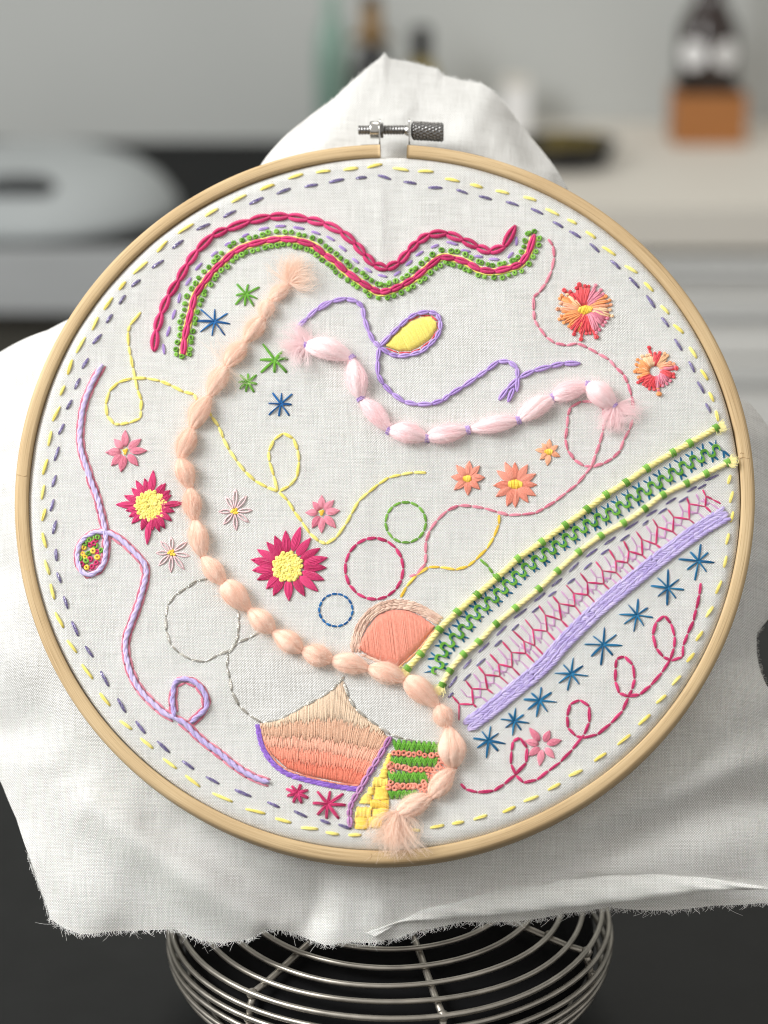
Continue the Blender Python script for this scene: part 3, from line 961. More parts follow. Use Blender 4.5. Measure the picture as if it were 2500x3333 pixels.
def lift(p):
    return float(surf(np.array(p[0]), np.array(p[1])))


NEEDLE = []


def stitch_into(mb, p0, p1, w, h=None, strands=3, n=7, twist=1.6, taper=0.5):
    p0, p1 = np.asarray(p0[:2], float), np.asarray(p1[:2], float)
    d = p1 - p0
    L = np.hypot(*d)
    if L < 1e-6: return
    d /= L
    s = np.array([-d[1], d[0]])
    h = w * 0.26 if h is None else h * 0.7
    NEEDLE.append(p0); NEEDLE.append(p1)
    t = np.linspace(0, 1, n)
    env = taper + (1 - taper) * np.sin(PI * np.clip(t, 0.02, 0.98)) ** 0.6
    z0, z1 = lift(p0), lift(p1)
    arc = h * np.sin(PI * t) ** 0.55 - 0.00006 + z0 + (z1 - z0) * t
    ph0 = random.uniform(0, 2 * PI)
    rs = w * (0.5 if strands == 1 else 0.36 if strands == 2 else 0.30)
    if strands == 3 and w > 0.00068:
        strands, rs = 5, w * 0.18
    elif strands == 2 and w > 0.00068:
        strands, rs = 4, w * 0.21
    for k in range(strands):
        ph = ph0 + k * 2 * PI / strands + twist * t * random.uniform(0.7, 1.2) + random.uniform(-0.3, 0.3)
        off = 0 if strands == 1 else w * random.uniform(0.25, 0.34)
        lat = np.cos(ph) * off * env
        ver = np.sin(ph) * off * 0.4 * env
        path = np.stack([p0[0] + d[0] * L * t + s[0] * lat, p0[1] + d[1] * L * t + s[1] * lat, arc + ver + rs * 0.5], 1)
        mb.tube(path, rs * env, 5)


def stitch(name, par, mat, p0, p1, w, **kw):
    mb = MB()
    stitch_into(mb, p0, p1, w, **kw)
    if mb.n:
        return mb.build(name, mat, par)


def running(name, par, mat, segs, w, **kw):
    for p, q in segs:
        stitch(name, par, mat, p, q, w, **kw)


def back_line(name, par, mat, pts, w, gap=0.00012, **kw):
    pts = [np.asarray(p) for p in pts]
    for p, q in zip(pts[:-1], pts[1:]):
        d = (q - p) / (np.linalg.norm(q - p) + 1e-9)
        stitch(name, par, mat, p + d * gap, q - d * gap, w * random.uniform(0.92, 1.1), **kw)


def chain_line(name, par, mat, pts, w, r=None, overlap=0.22):
    """Linked teardrop loops, each tip caught by the next."""
    pts = [np.asarray(p) for p in pts]
    r = r or w * 0.2
    for p, q in zip(pts[:-1], pts[1:]):
        d = q - p; L = np.linalg.norm(d); d = d / L
        s = np.array([-d[1], d[0]])
        q2 = q + d * L * overlap * 0.5
        L2 = np.linalg.norm(q2 - p)
        mb = MB()
        for sg in (-1, 1):
            for k in range(2):
                t = np.linspace(0, 1, 9)
                lat = sg * (w * 0.5 - r * 0.6 - k * r * 0.35) * np.sin(PI * t ** 0.85) ** 0.7
                z = 0.00022 + 0.00035 * np.sin(PI * t) + k * 0.0001 + np.where(t > 0.9, 0.00018, 0) + lift(p)
                path = np.stack([p[0] + d[0] * L2 * t + s[0] * lat, p[1] + d[1] * L2 * t + s[1] * lat, z], 1)
                mb.tube(path, r * (0.72 + 0.22 * np.sin(PI * t)), 5)
        mb.build(name, mat, par)


def petal(par, mat, c, tip, w, inner=0.25, strands=6, name='petal', anchor=True):
    c, tip = np.asarray(c, float), np.asarray(tip, float)
    d = tip - c; L = np.linalg.norm(d); d /= L
    p = c + d * L * inner
    Lp = L * (1 - inner)
    s = np.array([-d[1], d[0]])
    mb = MB()
    t = np.linspace(0, 1, 7)
    for k in range(strands):
        f = (k / (strands - 1) - 0.5) * 2
        lat = f * w * 0.5 * np.sin(PI * np.clip(t, 0, 1) ** 0.75 * 0.92 + 0.08)
        z = 0.00010 + 0.00042 * np.sin(PI * t) ** 0.6 * (1 - 0.4 * abs(f)) + random.uniform(0, 0.0001) + lift(c)
        rs = w / strands * 0.80
        mb.tube(np.stack([p[0] + d[0] * Lp * t + s[0] * lat, p[1] + d[1] * Lp * t + s[1] * lat, z], 1), rs * (0.65 + 0.35 * np.sin(PI * t)), 4)
    if anchor:
        stitch_into(mb, tip - d * w * 0.35, tip + d * w * 0.18, w * 0.30, h=0.0005, strands=1, n=4)
    return mb.build(name, mat, par)


def open_petal(par, mat, c, tip, w, r, inner=0.15, name='petal'):
    """A detached chain loop with cloth showing inside."""
    c, tip = np.asarray(c, float), np.asarray(tip, float)
    d = tip - c; L = np.linalg.norm(d); d /= L
    p = c + d * L * inner
    Lp = L * (1 - inner)
    s = np.array([-d[1], d[0]])
    mb = MB()
    t = np.linspace(0, 1, 8)
    for sg in (-1, 1):
        lat = sg * w * 0.5 * np.sin(PI * t ** 1.25) ** 0.8
        mb.tube(np.stack([p[0] + d[0] * Lp * t + s[0] * lat, p[1] + d[1] * Lp * t + s[1] * lat, 0.00012 + 0.0002 * np.sin(PI * t) + lift(c)], 1), r, 5)
    stitch_into(mb, tip - d * w * 0.2, tip + d * w * 0.25, r * 2, strands=1, n=4)
    return mb.build(name, mat, par)


KNOTS = []
for v_ in range(8):
    mb = MB()
    a = np.linspace(0, 4 * PI * 0.94, 22) + v_
    rad = (0.32 if v_ < 4 else 0.22 + 0.06 * np.sin(a * 0.7)) + 0.03 * np.sin(a * 1.7 + v_)
    mb.tube(np.stack([rad * np.cos(a), rad * np.sin(a), 0.16 + 0.035 * a / 2 + 0.04 * np.sin(2 * a + v_)], 1), 0.175 if v_ < 4 else 0.21, 6)
    V_ = np.concatenate(mb.v)
    me_ = bpy.data.meshes.new('knot')
    me_.from_pydata((V_ / 1000).tolist(), [], mb.f)
    me_.polygons.foreach_set('use_smooth', [True] * len(me_.polygons))
    KNOTS.append(me_)
KNOT_M = {}


def knot(par, mat, p, dmm, name='knot'):
    v_ = random.randrange(4) + (4 if name in ('flower_knot', 'tip_knot') or (name == 'knot' and random.random() < 0.4) else 0)
    key = (v_, mat.name)
    if key not in KNOT_M:
        m2 = KNOTS[v_].copy(); m2.materials.append(mat); KNOT_M[key] = m2
    o = bpy.data.objects.new(name, KNOT_M[key])
    COL.objects.link(o); o.parent = par
    o.location = (p[0], p[1], lift(p) - 0.00002)
    o.rotation_euler = (random.uniform(-.2, .2), random.uniform(-.2, .2), random.uniform(0, 6.28))
    s = dmm * random.uniform(0.9, 1.1)
    o.scale = (s, s, s * random.uniform(0.8, 1.0))
    return o


def star(par, mat, c, tips, w, strands=2):
    c = np.asarray(c)
    for i, tp in enumerate(tips):
        tp = np.asarray(tp)
        d = tp - c
        stitch('star_stitch', par, mat, c - d * 0.04, tp, w, strands=strands, h=w * (0.5 + 0.1 * i), taper=0.7)


def rope_into(mb, path2, width, plies=2, pitch=None, z0=0.0, sides=6, taper=True):
    p = np.asarray(path2, float)
    L = plen(p)
    pitch = pitch or width * 2.6
    n = max(8, int(L / (pitch / 9)))
    q = crom(p, n)
    t = np.gradient(q, axis=0); t /= np.linalg.norm(t, axis=1)[:, None] + 1e-12
    s = np.stack([-t[:, 1], t[:, 0]], 1)
    l = np.linspace(0, L, n)
    e = np.ones(n)
    if taper:
        e = np.clip(np.minimum(l, L - l) / (width * 0.8), 0.35, 1) ** 0.5
    zz = surf(q[:, 0], q[:, 1])
    for k in range(plies):
        ph = l / pitch * 2 * PI + k * 2 * PI / plies + 0.25 * np.sin(l * 410 + k)
        off = width * (0.17 if plies == 2 else 0.24)
        pr = width * (0.34 if plies == 2 else 0.28)
        for s_ in range(5):
            p2 = s_ * 2 * PI / 5 + l / pitch * 2 * PI * 0.6 + k
            lat = (np.cos(ph) * off + np.cos(p2) * pr * 0.58) * e
            ver = np.sin(ph) * off * 0.8 + np.sin(p2) * pr * 0.55
            mb.tube(np.stack([q[:, 0] + s[:, 0] * lat, q[:, 1] + s[:, 1] * lat, np.maximum(z0 + zz + width * 0.40 + ver, zz + 0.0001)], 1), pr * 0.52 * e * random.uniform(0.85, 1.1), 4)


def stem_line(name, par, mat, path, w, step, overlap=1.7, slant=0.25, strands=2):
    L = plen(path)
    n = max(2, int(L / step))
    q = crom(path, n * 4 + 1)
    t = np.gradient(q, axis=0); t /= np.linalg.norm(t, axis=1)[:, None]
    s = np.stack([-t[:, 1], t[:, 0]], 1)
    for i in range(n):
        a = i * 4; b_ = min(len(q) - 1, int(a + 4 * overlap))
        stitch(name, par, mat, q[a] - s[a] * w * slant, q[b_] + s[b_] * w * slant, w * random.uniform(0.85, 1.1), strands=strands)


def poly_lines(poly, ang, step, jit=0.0):
    """Cut parallel lines at angle ang through a polygon: list of end pairs."""
    P = np.asarray(poly)
    ca, sa = math.cos(ang), math.sin(ang)
    X = P @ np.array([ca, sa]); Y = P @ np.array([-sa, ca])
    out = []
    y = Y.min() + step * 0.5
    while y < Y.max():
        xs = []
        for i in range(len(P)):
            j = (i + 1) % len(P)
            if (Y[i] - y) * (Y[j] - y) < 0:
                xs.append(X[i] + (X[j] - X[i]) * (y - Y[i]) / (Y[j] - Y[i]))
        xs.sort()
        for a, b_ in zip(xs[::2], xs[1::2]):
            a += random.uniform(-jit, jit); b_ += random.uniform(-jit, jit)
            out.append((np.array([a * ca - y * sa, a * sa + y * ca]), np.array([b_ * ca - y * sa, b_ * sa + y * ca])))
        y += step * random.uniform(0.9, 1.1)
    return out


def satin(name, par, mat, poly, ang, step, w, h, jit=0.0001, **props):
    mb = MB()
    for p, q in poly_lines(poly, ang, step, jit):
        if np.linalg.norm(q - p) > w:
            hh = h * random.uniform(0.85, 1.1)
            stitch_into(mb, p, q, w, h=hh, strands=1, n=7, taper=0.75)
    return mb.build(name, mat, par, **props)


def fibres(mb, paths_fn, count, r, n=6, ribbon=False):
    for i in range(count):
        p = paths_fn(i)
        if ribbon:                        # wool hair is scaly and flat in section
            tg_ = np.gradient(p, axis=0)
            ax_ = np.array([random.gauss(0, 0.5), random.gauss(0, 0.5), 1.0])
            sd_ = np.cross(tg_, ax_)
            sd_ /= np.linalg.norm(sd_, axis=1)[:, None] + 1e-12
            rr2 = np.linspace(r, r * 0.55, len(p))[:, None]
            k_ = len(p)
            mb.add(np.concatenate([p - sd_ * rr2, p + sd_ * rr2]), [(q_, q_ + 1, k_ + q_ + 1, k_ + q_) for q_ in range(k_ - 1)])
            continue
        mb.tube(p, np.linspace(r, r * 0.5, len(p)), 3, cap=False)


def puff(par, mat, fmat, p0, p1, width, bend=0.0, dens=70):
    """One pillow of wool roving between two ties: soft core wrapped in fibres."""
    p0, p1 = np.asarray(p0, float), np.asarray(p1, float)
    d = p1 - p0; L = np.linalg.norm(d); d /= L
    s = np.array([-d[1], d[0]])
    n, sd = 20, 30
    stk = [random.gauss(0, 0.028) for _ in range(30)]
    stk2 = [random.gauss(0, 0.028) for _ in range(30)]
    t = np.linspace(0, 1, n)
    ph = random.uniform(0, 6)
    sk = random.uniform(0.72, 1.35)
    width = width * random.uniform(0.9, 1.1)
    rad = width * 0.5 * (0.28 + 0.72 * np.sin(PI * t ** sk) ** 0.85)
    cb = bend * np.sin(PI * t)
    mb = MB()
    nl = 5
    tw_ = random.uniform(0.5, 1.3) * random.choice((-1, 1, 1))
    for L_ in range(nl):
        a_l = ph + L_ * 2 * PI / nl + tw_ * (t - 0.5) + 0.25 * np.sin(3 * t + L_)
        ofs = rad * random.uniform(0.44, 0.54)
        lr = rad * random.uniform(0.50, 0.62) * (1 + 0.08 * np.sin(7 * t + L_ * 2))
        lat = np.cos(a_l) * ofs + cb
        ver = rad * 0.60 + np.sin(a_l) * ofs * 0.70
        P_ = np.stack([p0[0] + d[0] * L * t + s[0] * lat, p0[1] + d[1] * L * t + s[1] * lat, np.maximum(ver, lr * 0.45)], 1)
        mb.tube(P_, lr, 12, flat=0.8)
    wob_ = np.concatenate(mb.v)
    wob_ += np.random.default_rng(random.randrange(1 << 30)).normal(0, 0.00003, wob_.shape)
    wob_[:, 2] = np.maximum(wob_[:, 2], 0.00002)
    mb.v = [wob_]
    tt = np.linspace(0, 1, 9)
    rr_ = width * 0.5 * (0.28 + 0.72 * np.sin(PI * tt ** sk) ** 0.85)

    def lay(i):
        a0 = random.uniform(-0.2, PI + 0.2)
        tw = random.gauss(0.5, 0.6)
        aa_ = a0 + tw * (tt - 0.5)
        k = 0.98 + random.uniform(0.0, 0.08)
        off = np.abs(np.random.default_rng(random.randrange(1 << 30)).normal(0, 0.00005, 9)) + random.choice((0, 0, 0, 0.00015, 0.0003)) * np.sin(PI * tt)
        lat = (rr_ * k + off) * np.cos(aa_) + bend * np.sin(PI * tt)
        z = rr_ * 0.62 + (rr_ * k + off) * np.sin(aa_) * 0.74
        a_, b_ = sorted((random.uniform(-0.02, 0.4), random.uniform(0.6, 1.02)))
        u = a_ + (b_ - a_) * tt
        lat = np.interp(u, tt, lat); z = np.interp(u, tt, z)
        return np.stack([p0[0] + d[0] * L * u + s[0] * lat, p0[1] + d[1] * L * u + s[1] * lat, np.maximum(z, 0.0001)], 1)

    fibres(mb, lay, int(dens * 0.9), 0.000024, ribbon=True)
    core = mb.build('wool_puff', mat, par)
    mb = MB()

    def stray(i):
        u0 = random.uniform(0.05, 0.95)
        a0 = random.uniform(-0.15, PI + 0.15)
        r = np.interp(u0, tt, rr_)
        base = np.array([p0[0] + d[0] * L * u0, p0[1] + d[1] * L * u0, r * 0.62])
        nrm = np.array([s[0] * math.cos(a0), s[1] * math.cos(a0), math.sin(a0) * 0.75])
        b0 = base + nrm * r * 0.9 + np.array([s[0], s[1], 0]) * bend * math.sin(PI * u0)
        dr = nrm * random.uniform(0.25, 0.9) + np.array([d[0], d[1], 0]) * random.gauss(0, 1)
        dr /= np.linalg.norm(dr)
        ln = random.uniform(0.0005, 0.0022)
        cu = np.array([random.gauss(0, 1), random.gauss(0, 1), random.gauss(0, 0.5)]) * ln * 0.35
        k = np.linspace(0, 1, 6)[:, None]
        q = b0 + dr * ln * k + cu * k * k
        q[:, 2] = np.maximum(q[:, 2], 0.0001)
        return q

    fibres(mb, lay, int(dens * 0.7), 0.000022, ribbon=True)
    fibres(mb, stray, int(dens * 11), 0.00002, ribbon=True)
    ob = mb.build('wool_fuzz', fmat, par, kind='stuff')
    return core


def tuft(par, mat, p, dirs, count, lmin, lmax, spread, width, r=0.00003, zup=0.35):
    """Loose end of the roving: a spray of fine fibres."""
    mb = MB()
    p = np.asarray(p, float)

    clumps = []
    for _ in range(22):
        clumps.append((random.choice(dirs) + random.gauss(0, spread), random.uniform(0.75, 1.0), random.gauss(0, 0.25), random.gauss(0, 0.2), random.uniform(0.03, zup), random.gauss(0, width * 0.25)))

    def fib(i):
        if i % 5 == 0:
            a, kl, b1, b2, zu, so = random.choice(dirs) + random.gauss(0, spread * 1.3), 1, random.gauss(0, 0.35), random.gauss(0, 0.25), random.uniform(0.03, zup), random.gauss(0, width * 0.25)
        else:
            a, kl, b1, b2, zu, so = random.choice(clumps)
            a += random.gauss(0, 0.055); b1 += random.gauss(0, 0.06); b2 += random.gauss(0, 0.05); zu += random.gauss(0, 0.03)
        ln = random.uniform(lmin, lmax) * kl
        d = np.array([math.cos(a), math.sin(a), zu])
        s = np.array([-math.sin(a), math.cos(a), 0])
        b0 = np.array([p[0], p[1], 0.0006]) + s * so + np.array([0, 0, random.uniform(0, 0.0007)])
        c1 = s * b1 * ln
        c2 = s * b2 * ln + np.array([0, 0, random.gauss(-0.06, 0.08) * ln])
        k = np.linspace(0, 1, 8)[:, None]
        q = b0 + d * ln * k + c1 * k * k + c2 * np.sin(k * PI)
        q[:, 2] = np.maximum(q[:, 2], 0.00012)
        return q

    fibres(mb, fib, int(count * 1.5), r, ribbon=True)
    return mb.build('wool_tuft', mat, par, kind='stuff')


def tie(par, mat, p, d, width, h, name='tie_stitch', strands=3, sw=0.00042):
    """Small stitch wrapped over a cord or roving."""
    p = np.asarray(p, float); d = np.asarray(d, float); d = d / np.linalg.norm(d)
    s = np.array([-d[1], d[0]])
    mb = MB()
    t = np.linspace(0, PI, 9)
    for k in range(strands):
        o = (k - (strands - 1) / 2) * sw
        j = random.uniform(-0.3, 0.3) * sw
        q = np.stack([p[0] + d[0] * (o + j * np.cos(t)) + s[0] * np.cos(t) * width * 0.55, p[1] + d[1] * (o + j * np.cos(t)) + s[1] * np.cos(t) * width * 0.55,
                      -0.0001 + np.sin(t) ** 0.6 * h], 1)
        mb.tube(q, sw * 0.58, 5)
    return mb.build(name, mat, par)


def segs(crop, lst):
    return [tuple(np.array(q) for q in px(crop, s)) for s in lst]


MM = 0.001
# ------------------------------------------------------------------ border of running stitches
g = motif('yellow_running_border', 'ring of pale yellow running stitches just inside the wooden hoop')
ys = []
ys += segs('W', [[(90, 547), (205, 512)], [(305, 500), (415, 487)], [(517, 482), (630, 468)], [(700, 465), (815, 440)], [(898, 470), (1020, 490)], [(1092, 495), (1210, 495)], [(1300, 550), (1412, 572)], [(1495, 592), (1590, 618)]])
ys += segs('Y', [[(482, 822), (540, 835)], [(602, 850), (658, 866)]])
ys += segs('A', [[(1060, 40), (1168, 0)], [(838, 138), (952, 80)], [(636, 248), (735, 188)], [(425, 380), (545, 305)], [(265, 525), (343, 438)], [(80, 692), (190, 597)], [(-30, 815), (22, 750)]])
ys += segs('X', [[(468, 150), (508, 95)]])
ys += segs('D', [[(475, 178), (520, 78)], [(352, 355), (422, 232)], [(285, 520), (322, 405)], [(227, 680), (262, 605)], [(168, 878), (226, 765)], [(135, 1070), (158, 955)], [(92, 1290), (128, 1172)]])
ys += segs('I', [[(203, 298), (222, 185)], [(208, 465), (232, 370)], [(208, 555), (240, 672)], [(228, 768), (265, 880)], [(272, 950), (302, 1068)], [(308, 1170), (372, 1288)]])
ys += segs('N', [[(400, 200), (475, 295)], [(513, 385), (597, 498)], [(652, 608), (732, 705)], [(806, 820), (900, 888)], [(966, 955), (1062, 1035)], [(1140, 1112), (1246, 1190)], [(1312, 1242), (1425, 1330)]])
ys += segs('U', [[(-20, 668), (135, 735)], [(236, 790), (388, 825)], [(466, 862), (588, 896)], [(665, 935), (795, 945)], [(855, 970), (955, 985)], [(1030, 990), (1128, 990)], [(1500, 950), (1580, 955)]])
ys += segs('V', [[(1058, 1040), (1192, 1012)], [(1272, 1000), (1388, 980)], [(1483, 960), (1615, 915)]])
ys += segs('S', [[(490, 1025), (575, 985)], [(632, 952), (732, 915)], [(795, 875), (878, 830)], [(937, 780), (1028, 740)], [(1108, 680), (1188, 625)], [(1265, 570), (1350, 500)], [(1407, 435), (1485, 365)], [(1525, 290), (1592, 235)]])
ys += segs('R', [[(918, 1258), (985, 1185)], [(1032, 1078), (1090, 1010)], [(1102, 915), (1155, 840)], [(1180, 732), (1235, 650)], [(1255, 552), (1300, 452)], [(1318, 350), (1340, 260)], [(1335, 172), (1357, 88)]])
ys += segs('M', [[(1370, 712), (1392, 628)], [(1365, 560), (1388, 472)], [(1350, 415), (1370, 345)]])
ys += segs('C', [[(365, 60), (455, 105)], [(512, 133), (575, 165)], [(637, 215), (702, 262)], [(747, 318), (838, 375)], [(900, 445), (985, 495)], [(1030, 558), (1092, 618)], [(1142, 712), (1197, 770)], [(1228, 843), (1295, 902)], [(1335, 995), (1385, 1070)], [(1412, 1148), (1460, 1217)]])
ys += segs('G', [[(1203, 418), (1240, 490)], [(1255, 562), (1275, 642)]])
running('running_stitch', g, T['yellow'], ys, 1.0 * MM, h=0.55 * MM)

g = motif('purple_running_border', 'ring of glittering purple running stitches inside the yellow ring')
ps = segs('W', [[(0, 665), (108, 622)], [(215, 612), (318, 592)], [(405, 578), (522, 552)], [(612, 548), (697, 540)], [(782, 525), (884, 557)], [(980, 575), (1080, 590)], [(1172, 620), (1280, 622)], [(1387, 635), (1475, 665)], [(1562, 682), (1659, 708)]])
ps += segs('Y', [[(527, 870), (583, 888)], [(635, 900), (687, 925)], [(730, 957), (773, 983)]])
ps += segs('A', [[(975, 152), (1083, 100)], [(775, 255), (873, 202)], [(567, 352), (672, 305)], [(382, 497), (467, 430)], [(224, 648), (314, 586)], [(66, 790), (134, 735)], [(-28, 925), (20, 855)]])
ps += segs('D', [[(582, 122), (630, 55)], [(480, 285), (547, 210)], [(397, 473), (445, 395)], [(340, 632), (380, 548)], [(277, 787), (318, 715)], [(215, 980), (256, 898)], [(183, 1185), (217, 1075)], [(165, 1385), (195, 1295)]])
ps += segs('I', [[(270, 390), (298, 297)], [(290, 565), (315, 462)], [(313, 680), (320, 775)], [(322, 862), (352, 942)], [(375, 1045), (405, 1143)], [(437, 1240), (488, 1352)]])
ps += segs('N', [[(540, 245), (600, 330)], [(658, 440), (722, 555)], [(790, 650), (853, 758)], [(930, 825), (1003, 918)], [(1095, 978), (1192, 1068)], [(1288, 1130), (1378, 1195)], [(1470, 1250), (1573, 1308)]])
ps += segs('U', [[(152, 640), (280, 695)], [(403, 735), (498, 778)], [(610, 805), (710, 852)], [(812, 875), (888, 903)], [(952, 908), (1050, 945)]])
ps += segs('C', [[(525, 212), (602, 258)], [(663, 295), (728, 355)], [(803, 408), (868, 468)], [(930, 525), (996, 595)], [(1045, 645), (1103, 728)], [(1148, 792), (1196, 858)], [(1235, 940), (1285, 1020)], [(1332, 1092), (1370, 1165)], [(1390, 1228), (1437, 1307)], [(1445, 1375), (1480, 1440)]])
running('running_stitch', g, T['purple'], ps, 0.95 * MM, h=0.5 * MM)

# ------------------------------------------------------------------ the wavy rainbow
g = motif('raspberry_chain_wave', 'raspberry pink chain stitch wave above the green knots')
wave_top = px('A', [(240, 1288), (255, 1140), (295, 1000), (350, 868), (425, 750), (495, 625), (570, 520), (690, 400), (800, 352), (970, 290), (1130, 252), (1270, 248), (1420, 272)]) + \
    px('B', [(110, 160), (230, 218), (320, 295), (385, 370), (450, 440), (535, 468), (615, 430), (685, 350), (745, 290), (820, 240), (935, 230), (1045, 272), (1145, 320), (1230, 356), (1325, 325), (1398, 192)])
chain_line('chain_link', g, T['pink'], wave_top, 2.35 * MM, 0.52 * MM)

g = motif('lilac_dash_wave', 'row of lilac dashes between the raspberry chain and the green knots')
ls = segs('A', [[(310, 1230), (322, 1310)], [(340, 1172), (362, 1095)], [(382, 1040), (405, 965)], [(428, 915), (442, 838)], [(485, 780), (525, 718)], [(560, 662), (612, 608)], [(680, 555), (732, 518)], [(785, 470), (855, 445)], [(920, 408), (970, 382)], [(1048, 350), (1128, 335)], [(1175, 325), (1258, 322)], [(1315, 330), (1402, 345)], [(1455, 362), (1523, 385)], [(1570, 400), (1635, 435)]])
ls += segs('B', [[(215, 310), (265, 350)], [(305, 395), (348, 430)], [(385, 460), (437, 490)], [(478, 508), (540, 522)], [(585, 512), (630, 482)], [(665, 445), (710, 410)], [(733, 380), (785, 350)], [(835, 325), (888, 305)], [(940, 285), (1018, 305)], [(1040, 340), (1103, 352)], [(1130, 382), (1185, 388)], [(1225, 402), (1298, 405)], [(1355, 395), (1390, 355)], [(1412, 310), (1412, 250)]])
running('running_stitch', g, T['lilac'], ls, 0.9 * MM)

wave_in = px('A', [(465, 1318), (475, 1200), (500, 1085), (530, 970), (555, 865), (620, 770), (690, 680), (770, 605), (850, 530), (960, 475), (1100, 440), (1210, 425), (1340, 435), (1470, 472)]) + \
    px('B', [(115, 370), (190, 420), (260, 485), (350, 550), (430, 600), (490, 628), (560, 615), (640, 580), (720, 535), (800, 470), (900, 392), (990, 398), (1085, 430), (1160, 475), (1260, 490), (1370, 465), (1440, 438), (1490, 370), (1530, 250)])
g = motif('green_knot_wave', 'raspberry chain on a yellow thread between two rows of green knots')
chain_line('chain_link', g, T['pink'], wave_in, 1.7 * MM, 0.44 * MM)
q = crom(wave_in, 400)
tq = np.gradient(q, axis=0); tq /= np.linalg.norm(tq, axis=1)[:, None]
sq = np.stack([-tq[:, 1], tq[:, 0]], 1)
for sg in (1, -1):
    mb = MB()
    path = q + sq * sg * 0.88 * MM
    mb.tube(np.column_stack([path, np.full(len(path), 0.00016) + surf(path[:, 0], path[:, 1])]), 0.24 * MM, 5)
    mb.build('yellow_underthread', T['yellow'], g)
    Lw = plen(q)
    nk = int(Lw / (1.84 * MM))
    for i in range(nk + 1):
        f = i / nk * (len(q) - 1)
        k = int(min(f, len(q) - 1))
        o = 1.95 if sg > 0 else 1.8
        p = q[k] + sq[k] * sg * (o + random.gauss(0, 0.13)) * MM + tq[k] * random.gauss(0, 0.15) * MM
        knot(g, T['green'], p, 1.62)
for p in (px1('A', (458, 1330)), px1('B', (1532, 215)), px1('B', (1500, 228))):
    knot(g, T['green'], p, 1.62)

# ------------------------------------------------------------------ stars
def star_at(name, label, mat, crop, c, tips, w, strands=2):
    g = motif(name, label)
    star(g, mat, px1(crop, c), px(crop, tips), w, strands)


star_at('green_star', 'green star beside the top of the peach wool', T['green2'], 'A', (950, 850), [(880, 770), (968, 772), (1055, 795), (1040, 885), (1012, 945), (942, 940), (868, 930), (872, 858)], 0.72 * MM)
star_at('blue_star', 'blue star touching the green knots beside the peach wool', T['blue'], 'A', (708, 1060), [(600, 965), (710, 962), (808, 995), (830, 1078), (788, 1165), (688, 1170), (597, 1138), (572, 1055)], 0.55 * MM)
star_at('green_star', 'green star half under the blush wool tuft', T['green2'], 'E', (700, 410), [(605, 285), (585, 405), (590, 505), (695, 505), (790, 505), (760, 340), (800, 400)], 0.85 * MM)
star_at('green_star', 'small green star between the peach wool and the second blue star', T['green2'], 'E', (490, 580), [(430, 522), (492, 512), (558, 522), (562, 592), (538, 655), (475, 652), (428, 630), (418, 580)], 0.75 * MM)
star_at('blue_star', 'small blue star alone on bare cloth below the green stars', T['blue'], 'E', (745, 748), [(680, 660), (752, 662), (832, 668), (828, 750), (810, 835), (730, 840), (652, 830), (650, 742)], 0.55 * MM)
row = [('R', (1122, 300), [(1140, 170), (1197, 235), (1245, 312), (1185, 382), (1095, 448), (1035, 365), (970, 285), (1060, 228)]),
       ('R', (885, 508), [(887, 365), (970, 440), (1012, 520), (950, 585), (880, 640), (810, 570), (755, 490), (808, 430)]),
       ('R', (645, 718), [(657, 592), (730, 660), (770, 735), (700, 800), (625, 845), (550, 785), (510, 712), (580, 640)]),
       ('R', (388, 945), [(398, 812), (487, 865), (535, 952), (460, 1025), (370, 1103), (295, 1035), (245, 942), (312, 880)]),
       ('R', (140, 1170), [(155, 1045), (232, 1107), (272, 1185), (203, 1250), (113, 1297), (45, 1240), (15, 1165), (82, 1100)]),
       ('S', (738, 270), [(750, 180), (820, 215), (855, 280), (792, 345), (717, 380), (660, 330), (632, 262), (685, 220)]),
       ('S', (568, 408), [(578, 322), (632, 365), (670, 422), (615, 468), (555, 505), (510, 452), (478, 397), (530, 355)]),
       ('S', (395, 540), [(408, 445), (460, 490), (510, 562), (458, 610), (380, 658), (318, 588), (292, 525), (350, 480)])]
for i, (sh, c_, tips) in enumerate(row):
    star_at('blue_star', 'blue star in the row along the lilac woven band', T['teal'], sh, c_, tips, 0.55 * MM)
star_at('raspberry_star', 'small raspberry star below the violet outline', T['pink'], 'U', (635, 670), [(550, 635), (592, 612), (662, 600), (718, 645), (720, 705), (668, 745), (605, 742), (558, 690)], 0.95 * MM)
star_at('raspberry_star', 'larger raspberry star beside the mauve chain line', T['pink'], 'U', (870, 755), [(790, 655), (888, 652), (990, 672), (1010, 760), (955, 865), (860, 865), (790, 835), (755, 745)], 0.95 * MM)

# ------------------------------------------------------------------ flowers
def flower(name, label, mat, crop, c, tips, w, centre=None, cmat=None, cr=0, kd=1.0, strands=6, inner=0.25, satin_c=None):
    g = motif(name, label)
    c = px1(crop, c)
    for tp in px(crop, tips):
        petal(g, mat, c, tp, w * random.uniform(0.9, 1.1), inner, strands)
    if centre:
        for i in range(centre):
            a = i * 2.39996; r = cr * math.sqrt((i + 0.4) / centre)
            knot(g, cmat, c + np.array([r * math.cos(a), r * math.sin(a)]), kd, 'flower_knot')
    if satin_c:
        hw, hh, mt = satin_c
        for k in range(2):
            for x in np.arange(-hw, hw + 1e-9, 0.34 * MM):
                y = hh * math.sqrt(max(0.25, 1 - (x / (hw * 1.25)) ** 2)) * random.uniform(0.9, 1.1)
                if k == 0:
                    stitch('centre_stitch', g, mt, c + (x, -y), c + (x, y), 0.5 * MM, h=0.75 * MM, strands=2)
    return g


